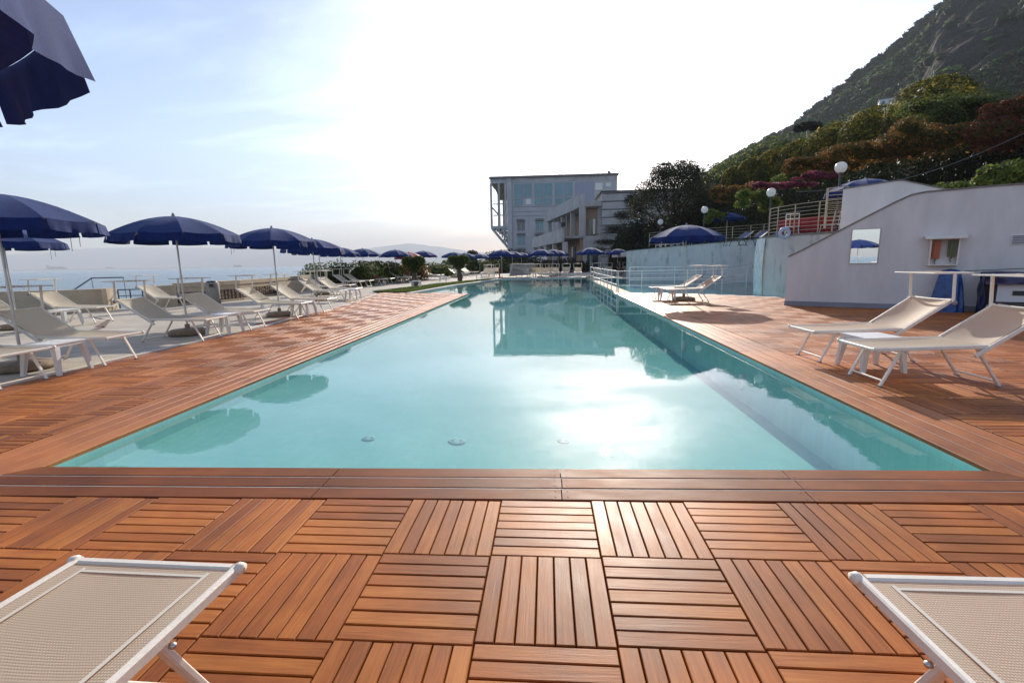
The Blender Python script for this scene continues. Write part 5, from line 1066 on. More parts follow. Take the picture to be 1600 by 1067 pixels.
# ------------------------------------------------------------------ people
def person(label, loc, rz, pose, shirt, pants, scale=1.):
    t = thing('person', label, 'person', loc, rz)
    J = dict(pel=(0, 0, .95), chest=(0, 0, 1.28), neck=(0, 0, 1.48), head=(0, .01, 1.60), top=(0, .0, 1.70), lh=(-.09, 0, .9), rh=(.09, 0, .9), lk=(-.11, .03, .5), rk=(.11, .03, .5), la=(-.11, 0, .09), ra=(.11, 0, .09), lt=(-.12, .16, .03), rt=(.12, .16, .03),
             ls=(-.18, 0, 1.42), rs=(.18, 0, 1.42), le=(-.24, .0, 1.14), re=(.24, .0, 1.14), lw=(-.22, .12, .92), rw=(.22, .12, .92), lf=(-.21, .16, .84), rf=(.21, .16, .84)); J.update(pose)
    RD = dict(pel=.14, chest=.145, neck=.055, head=.095, top=.07, lh=.1, rh=.1, lk=.06, rk=.06, la=.04, ra=.04, lt=.035, rt=.035, ls=.065, rs=.065, le=.042, re=.042, lw=.03, rw=.03, lf=.032, rf=.032)
    def skin(name, names, edges, f, m, par):
        idx = {n_: i for i, n_ in enumerate(names)}; me = bpy.data.meshes.new(name); me.from_pydata([J[n_] for n_ in names], [(idx[a], idx[b]) for a, b in edges], []); me.materials.append(m)
        o = link(name, me, par); sk = o.modifiers.new('skin', 'SKIN'); 
        for n_ in names: v = me.skin_vertices[0].data[idx[n_]]; v.radius = (RD[n_]*f, RD[n_]*f); v.use_root = (n_ == names[0])
        sk.use_smooth_shade = True; ss = o.modifiers.new('smooth', 'SUBSURF'); ss.levels = ss.render_levels = 1; return o
    E_ = [('pel', 'chest'), ('chest', 'neck'), ('neck', 'head'), ('head', 'top'), ('pel', 'lh'), ('lh', 'lk'), ('lk', 'la'), ('la', 'lt'), ('pel', 'rh'), ('rh', 'rk'), ('rk', 'ra'), ('ra', 'rt'), ('chest', 'ls'), ('ls', 'le'), ('le', 'lw'), ('lw', 'lf'), ('chest', 'rs'), ('rs', 're'), ('re', 'rw'), ('rw', 'rf')]
    skin('body', list(J.keys()), E_, 1, M['skin'], t)
    skin('shirt', ['pel', 'chest', 'ls', 'rs', 'le', 're'], [('pel', 'chest'), ('chest', 'ls'), ('chest', 'rs'), ('ls', 'le'), ('rs', 're')], 1.16, shirt, t)
    skin('shorts', ['pel', 'lh', 'rh', 'lk', 'rk'], [('pel', 'lh'), ('pel', 'rh'), ('lh', 'lk'), ('rh', 'rk')], 1.14, pants, t)
    mb = MB(); mb.lathe([(.001, .1), (.06, .085), (.1, .04), (.105, -.02), (.09, -.05)], 12, (J['head'][0], J['head'][1]-.02, J['head'][2]+.03)); mb.obj('hair', M['hair'], t)
    for s in (-1, 1): mb = MB(); mb.lathe([(.001, -.012), (.012, 0), (.001, .012)], 6, (J['head'][0]+s*.035, J['head'][1]+.092, J['head'][2]+.005)); mb.obj('eye', M['black'], t)
    mb = MB(); mb.bar((J['head'][0], J['head'][1]+.09, J['head'][2]+.0), (J['head'][0], J['head'][1]+.115, J['head'][2]-.03), .022, .03); mb.obj('nose', M['skin'], t)
    return t
sit = dict(pel=(0, 0, .52), chest=(0, -.06, .84), neck=(0, -.04, 1.04), head=(0, -.01, 1.16), top=(0, -.01, 1.26), lh=(-.09, .03, .50), rh=(.09, .03, .50), lk=(-.12, .44, .50), rk=(.12, .44, .50), la=(-.12, .46, .09), ra=(.12, .46, .09), lt=(-.12, .62, .04), rt=(.12, .62, .04), ls=(-.18, -.05, .98), rs=(.18, -.05, .98), le=(-.24, .05, .72), re=(.24, .05, .72), lw=(-.16, .28, .6), rw=(.16, .28, .6), lf=(-.14, .35, .58), rf=(.14, .35, .58))
RPX, RPY = -9.75, 34.2
stand = dict(lw=(-.10, .25, 1.12), rw=(.1, .25, 1.1), lf=(-.06, .3, 1.16), rf=(.06, .3, 1.14), chest=(0, .05, 1.27), neck=(0, .09, 1.46), head=(0, .14, 1.57), top=(0, .15, 1.67))
person('person in red top and dark shorts standing under the red parasol', (RPX+.25, RPY-.2, 0), R(75), stand, M['shirt'], M['darkcloth'])
make_umbrella('parasol', 'red parasol over the standing person left of the lawn', (RPX-.25, RPY, 0), R(10), 'red parasol', m='red', rad=1.05, H=2.22)
pose2 = {k: (v[0], v[1], v[2]-.12) for k, v in sit.items()}; pose2.update(lk=(-.12, .40, .42), rk=(.12, .40, .42), la=(-.12, .72, .40), ra=(.12, .72, .40), lt=(-.12, .80, .48), rt=(.12, .80, .48), lh=(-.09, .0, .44), rh=(.09, .0, .44), chest=(0, -.2, .66), neck=(0, -.3, .84), head=(0, -.33, .95), top=(0, -.34, 1.04), ls=(-.18, -.26, .78), rs=(.18, -.26, .78), le=(-.24, -.1, .56), re=(.24, -.1, .56), pel=(0, -.02, .47), lw=(-.2, .1, .5), rw=(.2, .1, .5), lf=(-.18, .18, .5), rf=(.18, .18, .5))
person('person in red lying back on a lounger before the bright bush', (-11.55+.45, 28.9+.69-.0, 0), R(-90-8), pose2, M['shirt'], M['shirt'])
person('person in dark clothes seated between the shaded far loungers', (6.35, 40.0, 0), R(180), sit, M['darkcloth'], M['darkcloth'])
ch = thing('stool', 'small dark stool under the seated dark figure', 'stool', (6.35, 40.0, 0)); mb = MB(); mb.box((-.2, -.2, .36), (.2, .2, .4)); mb.obj('seat', M['darkmetal'], ch)
for a in (-1, 1):
    for b in (-1, 1): mb = MB(); mb.bar((a*.16, b*.16, .36), (a*.18, b*.18, 0), .03, .03); mb.obj('leg', M['darkmetal'], ch)

# ------------------------------------------------------------------ terrace furniture and lamps
def globe_lamp(label, px, py, D, r_, zb=1.93):
    p = aty(px, py, D); t = thing('globe_lamp', label, 'lamp post', (p.x, p.y, zb), 0, 'globe lamps on the upper terrace'); h = p.z-zb
    mb = MB(); mb.tube([(0, 0, 0), (0, 0, h-r_*.95)], .035, 8); mb.tube([(0, 0, h-r_*1.15), (0, 0, h-r_*.85)], .07, 8); mb.obj('post', M['darkmetal'], t)
    mb = MB(); n = 12; mb.lathe([(max(.001, r_*math.sin(math.pi*i/n)), h-r_*math.cos(math.pi*i/n)) for i in range(n+1)], 20); mb.obj('globe', M['globe'], t)
globe_lamp('white globe lamp above the lone right parasol, smallest of four', 1032, 347, 38, .22)
globe_lamp('white globe lamp left of the terrace parasol', 1101, 328, 30, .21)
globe_lamp('white globe lamp under the magenta flowers', 1205, 301, 21, .19)
globe_lamp('largest white globe lamp, above the stair parapet', 1314, 262, 15.6, .18)
p = at(1137, 331, 4.29); umb(p.x, p.y, 'navy parasol on the upper terrace against the dark ivy', 'navy parasols on the right', z=1.93)
p = aty(1352, 277, 15.5); umb(p.x, p.y, 'navy parasol peeping over the stair parapet', 'navy parasols on the right', z=p.z-2.36)
for k, px in enumerate((1172, 1198, 1148)):
    p = at(px-22, 377, 2.2); o = make_lounger('sun_lounger', ['blue mesh lounger on the upper terrace, middle one', 'blue mesh lounger on the upper terrace nearest the curved railing', 'blue mesh lounger on the upper terrace under the parasol'][k], (13.6+k*.0+(-1.0 if k == 2 else k*.9), 25.2-(k*.9), 1.93), R(20), 'blue loungers on the upper terrace', shade=False, slm='bluesling', frame='darkmetal')
    o.location = (aty(px-16, 370, 24.5+k*.4).x, 24.5+k*.4, 1.93)
def chair(name, label, loc, rz, m='white', grp='chairs on the upper terrace'):
    t = thing(name, label, 'chair', loc, rz, grp)
    mb = MB(); mb.box((-.22, -.22, .42), (.22, .22, .45)); mb.obj('seat', M['plastic'] if m == 'white' else M[m], t)
    mb = MB(); mb.bar((-.2, .21, .45), (-.2, .27, .86), .03, .03); mb.bar((.2, .21, .45), (.2, .27, .86), .03, .03); mb.bar((-.2, .27, .86), (.2, .27, .86), .03, .04); mb.bar((-.2, .25, .70), (.2, .25, .70), .02, .04); mb.bar((-.07, .23, .45), (-.07, .27, .86), .02, .02); mb.bar((.07, .23, .45), (.07, .27, .86), .02, .02); mb.obj('backrest', M[m], t)
    for a in (-1, 1):
        for b in (-1, 1): mb = MB(); mb.bar((a*.19, b*.19, .42), (a*.22, b*.22, 0), .03, .03); mb.obj('leg', M[m], t)
    remember(t); return t
c0_ = None; cl = ['leftmost white chair behind the lone right parasol', 'second white chair from the left behind the lone parasol', 'third white chair from the left behind the lone parasol', 'white chair just left of the parasol pole on the terrace', 'white chair just right of the parasol pole on the terrace', 'rightmost white chair behind the lone right parasol']
for k, px in enumerate((1029, 1036, 1044, 1056, 1063, 1074)):
    q = aty(px, 384, 36-k*.9); loc = (q.x, q.y, 1.93)
    if c0_ is None: c0_ = chair('chair', cl[0], loc, R(170))
    else: copy_thing(c0_, loc, R(170+random.uniform(-25, 25)), cl[k])
for k, (px, D) in enumerate(((1238, 16.6), (1296, 16.0))):
    q = aty(px, 360, D); copy_thing(c0_, (q.x, q.y, 1.93), R(150+60*k), ['white chair left of the red covered table', 'white chair right of the red covered table'][k])
for k, (px, D, lb) in enumerate(((1247, 17.2, 'table with red cloth on the upper terrace, left one'), (1275, 16.6, 'table with red cloth on the upper terrace, right one'))):
    q = aty(px, 350, D); tt = thing('dining_table', lb, 'table', (q.x, q.y, 1.93), R(25), 'red covered tables'); mb = MB(); mb.box((-.42, -.42, .70), (.42, .42, .735)); mb.obj('table_top', M['plastic'], tt)
    for a in (-1, 1):
        for b in (-1, 1): mb = MB(); mb.bar((a*.36, b*.36, .7), (a*.36, b*.36, 0), .05, .05); mb.obj('leg', M['plastic'], tt)
    mb = MB()
    def cf(u, v):
        a = 2*math.pi*u; c_, s_ = math.cos(a), math.sin(a); m_ = max(abs(c_), abs(s_)); rr = .44*(1+.05*v*math.sin(a*12)); return (c_/m_*rr, s_/m_*rr, .745-.5*v)
    mb.grid(cf, 64, 5); mb.box((-.43, -.43, .737), (.43, .43, .742)); o = mb.obj('tablecloth', M['redcloth']); o.location = (q.x, q.y, 1.93); o.rotation_euler = (0, 0, R(25)); tag(o, lb.replace('table with red cloth', 'dark red cloth over the table'), 'tablecloth', 'red tablecloths')
q = aty(1226, 362, 16.2); t = thing('pool_ring', 'pale blue rubber ring leaning by the white terrace chair', 'rubber ring', (q.x, q.y, 2.14)); mb = MB(); 
vs = []; fs = []
for i in range(24):
    for j in range(8):
        a, b = 2*math.pi*i/24, 2*math.pi*j/8; vs.append(((.15+.06*math.cos(b))*math.cos(a), .06*math.sin(b), (.15+.06*math.cos(b))*math.sin(a)))
for i in range(24):
    for j in range(8): fs.append((i*8+j, ((i+1) % 24)*8+j, ((i+1) % 24)*8+(j+1) % 8, i*8+(j+1) % 8))
mb.add(vs, fs, 0, True); mb.obj('ring', mat('pale blue rubber', (.35, .45, .6), .35), t)

# ------------------------------------------------------------------ hillside bank, creepers, domes, trees
bank = [(7.6, 60), (10.5, 52), (12.6, 46), (14.6, 40), (16.2, 34), (17.6, 28), (18.8, 23), (19.6, 18.5), (20.4, 14), (22, 9), (25, 3), (27, -5)]
bp_ = smooth_path(bank, 4); nb_ = len(bp_)
def bank_pt(u, v):
    i = u*(nb_-1); k = min(int(i), nb_-2); f = i-k; a, b = Vector(bp_[k]), Vector(bp_[k+1]); p = a.lerp(b, f); d = (b-a).normalized(); n = Vector((d.y, -d.x)); n = n if n.x > 0 else -n
    prof_ = [(0, -.5), (.3, 2.2), (.9, 4.2), (2.0, 5.6), (4.2, 6.3), (7.5, 6.9), (13, 7.6), (22, 9.5), (36, 13)]
    q = v*(len(prof_)-1); m_ = min(int(q), len(prof_)-2); g = q-m_; o, z = [prof_[m_][c]+(prof_[m_+1][c]-prof_[m_][c])*g for c in (0, 1)]
    hs = 1.0-.22*min(1, max(0, (p.y-42)/16)); p = p+n*o
    nz = noise.noise(Vector((p.x*.28, p.y*.28, z*.28)))*1.0+noise.noise(Vector((p.x*.9, p.y*.9, z*.9)))*.35
    return Vector((p.x-n.x*nz*.8, p.y-n.y*nz*.8, z*hs+nz*.45))
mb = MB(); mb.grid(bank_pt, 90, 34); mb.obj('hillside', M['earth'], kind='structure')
def bank_leaves(name, n, u0, u1, v0, v1, size, m, lift=.25, mask=None, upb=.2):
    P_ = []
    while len(P_) < n:
        u = random.uniform(u0, u1); v = random.uniform(v0, v1)
        if mask and not mask(u, v): continue
        p = bank_pt(u, v); P_.append((p.x+random.gauss(0, .18)-abs(random.gauss(0, lift)), p.y+random.gauss(0, .18), p.z+random.gauss(0, .18)+abs(random.gauss(0, lift))*.5))
    return link(name, leaf_mesh(name, np.array(P_), size, M[m], upb), None, kind='stuff')
def nz2(u, v, s=14): return noise.noise(Vector((u*s, v*s*.6, 3.1)))
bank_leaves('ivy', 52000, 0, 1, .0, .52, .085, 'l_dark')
bank_leaves('creeper', 24000, .32, 1, .36, .66, .07, 'l_orange', .45, lambda u, v: nz2(u, v, 22) > .02 and v > .60-.22*min(1, max(0, (u-.32)/.2)))
bank_leaves('undergrowth', 46000, 0, 1, .46, 1., .10, 'l_green', .2)
bank_leaves('vine', 14000, .12, .9, .5, .85, .075, 'l_olive', .25, lambda u, v: nz2(u+5, v) > .0)
bank_leaves('red_creeper', 6500, .56, 1, .42, .66, .07, 'l_red', .5, lambda u, v: nz2(u+9, v, 20) > .12)
def place(px, py, D): p = aty(px, py, D); return p
# vine smothered domes
dm = [(1149, 262, 50, 1.1, 'smallest vine covered dome on the ridge, next to the big tree'), (1178, 248, 48, 1.2, 'small vine covered dome, second along the ridge'), (1215, 234, 46, 1.55, 'vine covered dome, third along the ridge'), (1254, 221, 43, 1.6, 'vine covered dome left of the flat topped pine'), (1307, 197, 40, 2.0, 'vine covered dome right of the flat topped pine'), (1336, 190, 41, 1.5, 'vine covered dome in the dip of the ridge'), (1374, 171, 36, 2.1, 'broad vine covered dome below the white house'), (1462, 127, 32, 2.2, 'tallest vine covered dome, right of the white house')]
for px, py, D, r_, lb in dm:
    r_ *= 1.12
    p = place(px, py, D); L = [(0, 0, -r_*.85, r_, r_, r_*.95), (r_*.15, -.3, -r_*2.1, r_*1.15, r_*1.1, r_*1.5), (-r_*.5, -.2, -r_*1.5, r_*.7, r_*.8, r_*.9), (0, .3, -r_*3.1, r_*1.2, r_*1.2, r_*1.4)]
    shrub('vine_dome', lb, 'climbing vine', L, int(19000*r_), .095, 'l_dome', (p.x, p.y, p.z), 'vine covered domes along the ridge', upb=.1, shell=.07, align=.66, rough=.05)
# front creeper masses
for px, py, D, rx, rz_, lf, nm, lb, n_ in ((1225, 284, 25, 1.5, .26, 'l_pink', 'bougainvillea', 'magenta bougainvillea spilling over the dark ivy, left part', 2400), (1275, 271, 23.5, 1.1, .22, 'l_pink', 'bougainvillea', 'magenta bougainvillea reaching the largest globe lamp', 1700),
        (1188, 295, 29, 1.3, .6, 'l_bush', 'bush', 'yellow green bush left of the magenta flowers', 2600), (1120, 330, 31, .8, .4, 'l_bush', 'bush', 'small yellow green bush beside the second globe lamp', 1500), (1140, 293, 35, 1.6, .9, 'l_orange', 'creeper', 'rusty orange creeper above the terrace parasol', 2600),
        (1295, 248, 26, 1.9, .55, 'l_orange', 'creeper', 'orange creeper above the magenta flowers', 3600), (1370, 218, 25, 2.6, .9, 'l_orange', 'creeper', 'orange creeper in the middle of the bank', 5200), (1460, 195, 23, 2.4, .9, 'l_orange', 'creeper', 'orange creeper below the tallest dome', 5200), (1575, 190, 21.5, 1.6, 1.0, 'l_red', 'creeper', 'deep red creeper at the right edge', 3600), (1585, 155, 22, 1.1, .7, 'l_red', 'creeper', 'red sprays above the deep red creeper', 1800),
        (1545, 145, 26, 3.6, 1.1, 'l_green', 'tree', 'light green leafy crown at the top right', 5200), (1480, 170, 26, 1.8, .9, 'l_green', 'bush', 'pale leafed bush right below the tallest dome', 2600), (1242, 262, 30, 1.3, .7, 'l_green', 'bush', 'white flecked bush above the magenta flowers', 2000)):
    p = place(px, py, D); warm = lf in ('l_orange', 'l_red', 'l_pink')
    rl_ = [(rx*random.uniform(-.85, .85), random.uniform(-.3, .3)*rx, -rz_*random.uniform(.1, .9 if warm else 1.7), rx*random.uniform(.2, .38), rx*random.uniform(.18, .32), rz_*random.uniform(.28, .55)) for _ in range(11)]
    shrub(nm, lb, nm if nm != 'bougainvillea' else 'flowering creeper', [(0, 0, -rz_*.6, rx*.55, rx*.35, rz_*.45)]+rl_+[(0, .2, -rz_*.8, rx*.8, rx*.35, rz_*.35)], int(n_*2.6), .056, lf, tuple(p), 'plants on the bank', upb=.3, shell=.3, rough=.3)
# shrubs above the white walls
p = place(1500, 293, 15.5); shrub('clipped_shrub', 'low rounded shrub behind the top of the sloping white wall', 'bush', [(0, 0, -.12, .95, .5, .32), (-.75, 0, -.16, .5, .4, .26), (.8, .1, -.16, .6, .4, .25)], 4200, .05, 'l_bush', tuple(p), upb=.5)
p = place(1590, 270, 14.5); shrub('leafy_shrub', 'green shrub above the white wall at the right edge', 'bush', [(0, 0, 0, 1.0, .6, .35), (-.7, 0, -.2, .45, .4, .3), (.8, .1, .1, .7, .5, .4)], 4200, .07, 'l_bush', tuple(p), upb=.4)
# the big open crowned tree and its neighbours
def tree(name, label, loc, h, lumps, n, size, leaf, trunk=.28, grp=None, lean=(0, 0)):
    t = thing(name, label, 'tree', loc, 0, grp); mb = MB(); mb.tube([(0, 0, -1), (lean[0]*.3, lean[1]*.3, h*.25), (lean[0]*.6, lean[1]*.6, h*.5), (lean[0], lean[1], h*.72)], trunk, 9, r1=trunk*.35); mb.obj('trunk', M['bark'], t)
    for k, (x, y, z, rx, ry, rz_) in enumerate(lumps):
        mb = MB(); b = Vector((lean[0]*.5, lean[1]*.5, h*(.35+.05*(k % 3)))); c = Vector((x, y, z)); m_ = b.lerp(c, .5)+Vector((0, 0, -.2)); mb.tube([b, m_, c], trunk*.4, 6, r1=.03)
        for j in range(7): e = c+Vector((random.gauss(0, rx*.5), random.gauss(0, ry*.5), random.gauss(rz_*.25, rz_*.45))); mb.tube([m_.lerp(c, random.random()), e], .035, 4, r1=.008)
        mb.obj('limb', M['bark'], t)
    link('crown', leaf_mesh('crown', lumpy(n, lumps, .75), size, M[leaf], .1), t); return t
p = place(1052, 310, 45)
tree('oak_tree', 'big grey green tree with sky showing through its crown', (p.x, p.y, 0), 10, [(0, 0, 8.4, 2.3, 2.2, 1.7), (-2.1, .3, 7.3, 1.5, 1.6, 1.4), (2.0, -.2, 7.6, 1.6, 1.6, 1.5), (-1.1, -.5, 9.0, 1.2, 1.3, .9), (1.0, .2, 9.3, 1.3, 1.3, .9), (-3.2, 0, 6.0, 1.1, 1.2, 1.0), (3.3, .4, 6.4, 1.4, 1.3, 1.3), (-.3, -.8, 6.2, 2.2, 1.5, 1.5), (2.0, 0, 9.0, .8, .8, .6)], 21000, .085, 'l_tree', .3)
for k, (px, py, D, lb) in enumerate(((1005, 345, 50, 'dark shaggy tree against the concrete wing'), (1040, 350, 47, 'dark tree below the big open crowned tree'), (1085, 330, 43, 'dark tree between the big tree and the second globe lamp'), (1105, 300, 47, 'russet green tree right of the big open tree'))):
    p = place(px, py, D); tree('dark_tree', lb, (p.x, p.y, 0), p.z+.5, [(0, 0, p.z-.6, 2.1, 1.6, 1.5), (-1.3, 0, p.z-1.8, 1.5, 1.3, 1.3), (1.2, -.3, p.z-1.6, 1.7, 1.4, 1.5), (0, -.5, p.z-3.0, 2.4, 1.6, 1.5)], 6500, .12, 'l_dark' if k < 3 else 'l_tree', .2, 'dark trees at the foot of the bank')
cr_ = thing('ivy_spray', 'bare reddish creeper spreading over the concrete wing', 'climbing plant', (9.2, 61.2, 0)); L = [(.5, 0, 6.9, 1.2, .25, .6), (-.4, 0, 5.2, 1.6, .25, .5), (-1.6, 0, 3.6, 1.6, .2, .35), (1.2, 0, 4, 1.6, .3, 1.2), (-2.6, 0, 2.7, 1.0, .2, .3), (1.8, 0, 8.6, 1.2, .4, .9)]
link('foliage', leaf_mesh('foliage', lumpy(5000, L, .9), .09, M['l_tree']), cr_)
for a in range(7): mb = MB(); mb.tube([(2.2, 0, random.uniform(1, 7)), (random.uniform(-1, 1), -.03, random.uniform(2, 6.5)), (random.uniform(-3.2, -.5), -.02, random.uniform(2.4, 6))], .05, 4, r1=.012); mb.obj('stem', M['bark'], cr_)
# trees on the ridge behind
rl = ['leftmost round crown on the tree line', 'second crown of the tree line behind the domes', 'third crown of the tree line behind the domes', 'crown left of the flat topped pine', 'crown behind the flat topped pine', 'crown right of the flat topped pine', 'crown behind the broad dome', 'dark crown below the white house', 'small tree at the left end of the tree line']
for k, (px, py, D, r_) in enumerate(((1135, 250, 75, 4.0), (1165, 236, 78, 4.2), (1195, 220, 80, 4.0), (1225, 208, 84, 4.4), (1262, 212, 86, 4.2), (1300, 190, 88, 4.4), (1345, 172, 80, 4.2), (1400, 160, 78, 4.5), (1118, 266, 66, 2.8))):
    p = place(px, py, D); L = [(0, 0, -r_*.7, r_, r_*.9, r_*.75), (r_*.8, 0, -r_*1.1, r_*.8, r_*.7, r_*.8), (-r_*.8, 0, -r_*1.2, r_*.8, r_*.7, r_*.8), (0, -r_*.3, -r_*1.9, r_*1.4, r_, r_*1.2), (0, 0, -r_*3.2, r_*1.5, r_, r_*1.6)]
    shrub('ridge_tree', rl[k], 'tree', L, 5000, .26, 'l_green', tuple(p), 'trees behind the vine domes', upb=.4, shell=.3)
p = place(1263, 193, 70); pn = thing('umbrella_pine', 'flat topped pine with a pale trunk on the ridge', 'tree', (p.x, p.y, p.z-6)); mb = MB(); mb.tube([(0, 0, 0), (0, 0, 5.2)], .14, 7); mb.obj('trunk', M['palebark'], pn); L = [(0, 0, 5.7, 1.7, 1.5, .4), (-.9, 0, 5.3, 1.0, .9, .35), (1.0, 0, 5.35, 1.1, .9, .35)]; link('crown', leaf_mesh('crown', lumpy(2600, L, .5), .13, M['l_dark'], .4), pn)
# overhead cable across the bank
a, b = place(1245, 300, 16.5), place(1640, 190, 15); t = thing('overhead_cable', 'thin pale cable sagging across the dark ivy', 'cable', tuple(a)); mb = MB(); mb.tube([(a.lerp(b, s)-Vector((0, 0, 1.1*math.sin(math.pi*s)*.5)))-a for s in [i/12 for i in range(13)]], .005, 4); mb.obj('wire', M['plinth'], t)

# ------------------------------------------------------------------ mountain (far right)
sil = [(1000, 330), (1060, 300), (1122, 262), (1180, 228), (1232, 199), (1276, 160), (1337, 112), (1403, 60), (1445, 22), (1490, -12), (1560, -60), (1660, -110), (1900, -200), (2500, -330)]
def sil_y(px):
    for (x0, y0), (x1, y1) in zip(sil, sil[1:]):
        if x0 <= px <= x1: return y0+(y1-y0)*(px-x0)/(x1-x0)
    return sil[-1][1]
NPX, NRR = 330, 110; SPAN = 1400; MR0, MR1 = 130., 470.
def mount(i, j):
    px = 1000+i*SPAN/NPX; d = ray(px, sil_y(px)); h = math.hypot(d.x, d.y); dx, dy, e = d.x/h, d.y/h, d.z/h; f = j/NRR; r_ = MR0+(MR1-MR0)*f
    z = e*MR1*(f**1.25*.86+.14*f) + 1.31*0
    X, Y = CAM[0]+dx*r_, CAM[1]+dy*r_
    k = min(1, f*3)*(1-max(0, (f-.93)/.07)*.75); rid = (noise.noise(Vector((X*.012, Y*.012, 0)))*26+noise.noise(Vector((X*.035, Y*.035, 4)))*9+noise.noise(Vector((X*.1, Y*.1, 7)))*3)*k
    cl_ = max(0, min(1, (px-1440)/30))*max(0, min(1, (f-.30)/.06))*max(0, min(1, (.80-f)/.06))
    rg = 1-abs(noise.noise(Vector((X*.03+Y*.02, Y*.015, z*.02))))*2; z += rid*.75 + cl_*(8+7*rg+5*noise.noise(Vector((X*.09, Y*.09, 2))))
    return X, Y, max(z, 3)
Vm = [mount(i, j) for j in range(NRR+1) for i in range(NPX+1)]
# back slope so that the mountain is solid from other places too
back = [(X+(X-CAM[0])*.5, Y+(Y-CAM[1])*.5, 0) for X, Y, z in Vm[-(NPX+1):]]
Vm += back; Fm = [(j*(NPX+1)+i, j*(NPX+1)+i+1, (j+1)*(NPX+1)+i+1, (j+1)*(NPX+1)+i) for j in range(NRR+1) for i in range(NPX)]
me = bpy.data.meshes.new('mountain'); me.from_pydata(Vm, [], Fm)
def mount_mat():
    m = mat('mountain rock and scrub', (.012, .017, .009), .95, spec=.05, var=(.036, .035, .033), vscale=.05, vdet=10, bump=1., bscale=.25); m.node_tree.nodes['Bump'].inputs['Distance'].default_value = 5; return m
me.materials.append(mount_mat()); me.polygons.foreach_set('use_smooth', [True]*len(me.polygons)); link('mountain', me, kind='structure')
# forest on it: thousands of small rough crowns as one mass
ico = bmesh.new(); bmesh.ops.create_icosphere(ico, subdivisions=1, radius=1); iv = np.array([v.co[:] for v in ico.verts]); fi = np.array([[v.index for v in f.verts] for f in ico.faces]); ico.free()
cen = []; 
while len(cen) < 20000:
    i = random.uniform(0, NPX-1); j = NRR*random.uniform(.10, 1)**.8; a = mount(i, j); px = 1000+i*SPAN/NPX; f = j/NRR
    if px > 1455+14*noise.noise(Vector((f*20, 0, 0))) and .34 < f < .76+.03*noise.noise(Vector((i*.3, 2, 0))) and random.random() < .97: continue
    cen.append((*a, random.uniform(1.1, 2.4)*(.75+.5*f)))
cen = np.array(cen); n = len(cen)
jit = 1+.32*rng.normal(size=(n, len(iv), 1)).clip(-1.6, 1.6)
v = iv[None]*jit*cen[:, None, 3:4]*np.array([1, 1, .85]) + cen[:, None, :3] + np.array([0, 0, .6])
F = (fi[None]+(np.arange(n)*len(iv))[:, None, None]).reshape(-1, 3)
me = bpy.data.meshes.new('mountain_forest'); me.vertices.add(v.size//3); me.vertices.foreach_set('co', v.astype('f').ravel()); me.loops.add(F.size); me.loops.foreach_set('vertex_index', F.astype('i').ravel()); me.polygons.add(len(F)); me.polygons.foreach_set('loop_start', (np.arange(len(F))*3).astype('i')); me.polygons.foreach_set('loop_total', np.full(len(F), 3, 'i')); me.update(calc_edges=True); me.materials.append(M['forest']); link('mountain_forest', me, kind='stuff')
lp = np.repeat(cen, 6, 0); dd = rng.normal(size=(len(lp), 3)); dd /= np.linalg.norm(dd, axis=1)[:, None]; dd[:, 2] = np.abs(dd[:, 2]); M['l_forest'] = leaf_mat('forest foliage', (.014, .036, .010), (.042, .085, .022), (.11, .17, .045), .35, .05)
link('forest_foliage', leaf_mesh('forest_foliage', lp[:, :3]+dd*lp[:, 3:4]*1.05+np.array([0, 0, .6]), .95, M['l_forest'], .4), None, kind='stuff')
# white house on the slope
p = aty(1411, 158, 150); hs = thing('hillside_house', 'white house with dark windows high on the mountain slope', 'house', tuple(p), R(-28)); mb = MB(); mb.box((-5.5, -2, -3), (4.6, 2.5, .75)); mb.box((3.1, -1.6, .75), (4.6, 2, 2.6)); mb.obj('wall', M['plaster'], hs)
mb = MB(); mb.box((-5.7, -2.2, .76), (3.05, 2.6, .95)); mb.obj('roof', M['cap'], hs)
for k in range(5): mb = MB(); mb.box((-4.9+k*1.6, -2.06, -.7), (-4.2+k*1.6, -2.01, .25)); mb.obj('window', M['glassdark'], hs)
p = aty(1459, 120, 140); hp = thing('antenna', 'tiny pale mast above the tallest vine dome', 'mast', (p.x, p.y, p.z-2)); mb = MB(); mb.tube([(0, 0, -6), (0, 0, 3.4)], .16, 6); mb.obj('pole', M['plinth'], hp)

# ------------------------------------------------------------------ far coast, ship, breakwater
def coast(name, pts, D, m):                   # pts: photo x and skyline y
    Vc = []; n = 40; N = len(pts)
    xs = np.linspace(pts[0][0], pts[-1][0], 120); ys = np.interp(xs, [p[0] for p in pts], [p[1] for p in pts])
    for jj, (kd, kz) in enumerate(((.86, 0), (.93, .45), (1, 1), (1.2, 0))):
        for x, y in zip(xs, ys):
            p = aty(x, y, D); q = Vector(CAM)+(p-Vector(CAM))*kd; Vc.append((q.x, q.y, max(-3.3, (p.z*kz*(1+.05*noise.noise(Vector((x*.05, jj*3., 0)))) if kz else -3.3)))) 
    F_ = [(j*120+i, j*120+i+1, (j+1)*120+i+1, (j+1)*120+i) for j in range(3) for i in range(119)]
    me = bpy.data.meshes.new(name); me.from_pydata(Vc, [], F_); me.materials.append(m); me.polygons.foreach_set('use_smooth', [True]*len(me.polygons)); link(name, me, kind='structure')
coast('far_mountains', [(-160, 400), (0, 399), (60, 395), (140, 388), (230, 386), (300, 387), (400, 388), (480, 392), (560, 390), (640, 380), (700, 388), (780, 398), (860, 408)], 7000, M['farrock'])
coast('headland', [(470, 417), (500, 411), (540, 410), (600, 404), (660, 402), (720, 405), (770, 409), (800, 412)], 4600, M['farrock'])
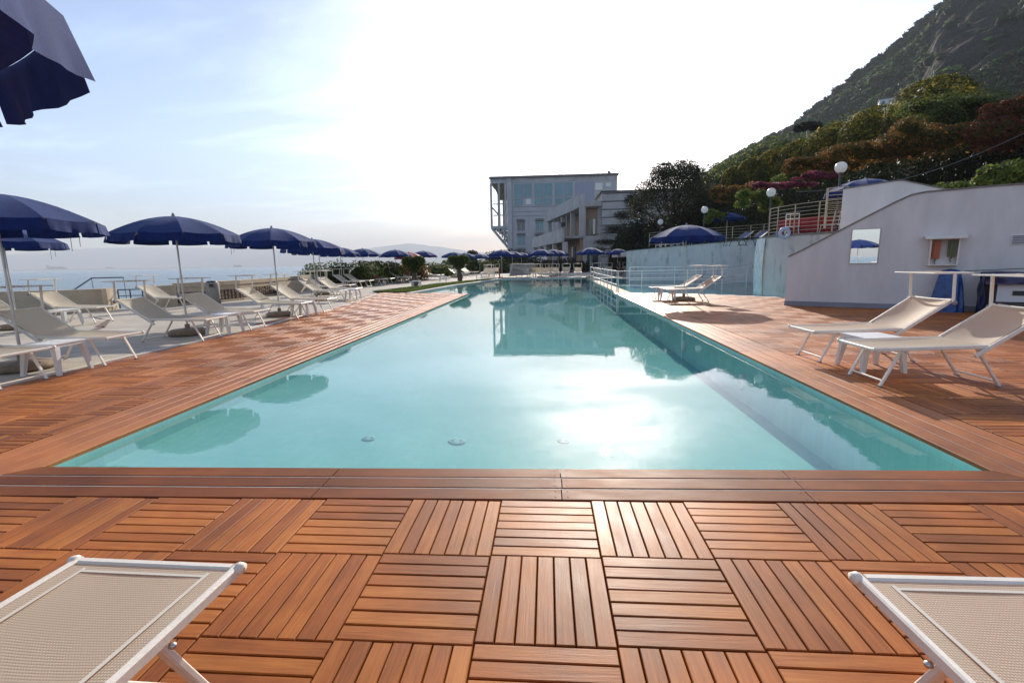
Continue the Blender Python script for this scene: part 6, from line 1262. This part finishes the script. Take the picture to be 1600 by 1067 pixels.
coast('breakwater', [(-120, 423), (60, 420), (200, 419), (330, 417.5), (480, 416), (560, 414)], 3600, M['farrock'])
def ship(label, px0, px1, py, D, h):
    a, b = aty(px0, py, D), aty(px1, py, D); L = (b-a).length; t = thing('cargo_ship', label, 'ship', ((a.x+b.x)/2, (a.y+b.y)/2, -3.4), math.atan2(b.y-a.y, b.x-a.x), 'ships on the horizon'); w = L*.07
    mb = MB(); mb.add([(-L/2, -w, 0), (L/2-w*2, -w, 0), (L/2, 0, 0), (L/2-w*2, w, 0), (-L/2, w, 0), (-L/2, -w, h), (L/2-w, -w, h), (L/2+w, 0, h*1.15), (L/2-w, w, h), (-L/2, w, h)], [(0, 1, 6, 5), (1, 2, 7, 6), (2, 3, 8, 7), (3, 4, 9, 8), (4, 0, 5, 9), (5, 6, 7, 8, 9)]); mb.obj('hull', M['hull'], t)
    mb = MB(); mb.box((-L*.36, -w*.8, h), (L*.38, w*.8, h*1.5)); mb.obj('containers', M['hull'], t); mb = MB(); mb.box((-L*.48, -w*.7, h), (-L*.40, w*.7, h*2.0)); mb.obj('bridge', M['hull'], t)
ship('long grey cargo ship on the hazy horizon at the left', 74, 103, 420.5, 3400, 20); ship('small distant ship on the horizon above the step handrail', 166, 180, 419.5, 3500, 11); ship('small distant ship on the horizon right of the first whole parasol', 366, 378, 417.5, 3500, 11)

# ------------------------------------------------------------------ air
mb = MB(); mb.box((-5900, -4300, -4.6), (5900, 8900, 420)); o = mb.obj('haze', None, kind='stuff') if False else None
me = mb.mesh('haze', []); o = link('haze', me, kind='stuff'); hm = bpy.data.materials.new('hazy air'); hm.use_nodes = True; n, l = hm.node_tree.nodes, hm.node_tree.links; n.remove(n['Principled BSDF'])
pv = n.new('ShaderNodeVolumePrincipled'); pv.inputs['Color'].default_value = (.84, .90, .98, 1); pv.inputs['Density'].default_value = 2.3e-4; pv.inputs['Anisotropy'].default_value = .0; l.new(pv.outputs[0], n['Material Output'].inputs['Volume']); me.materials.append(hm)
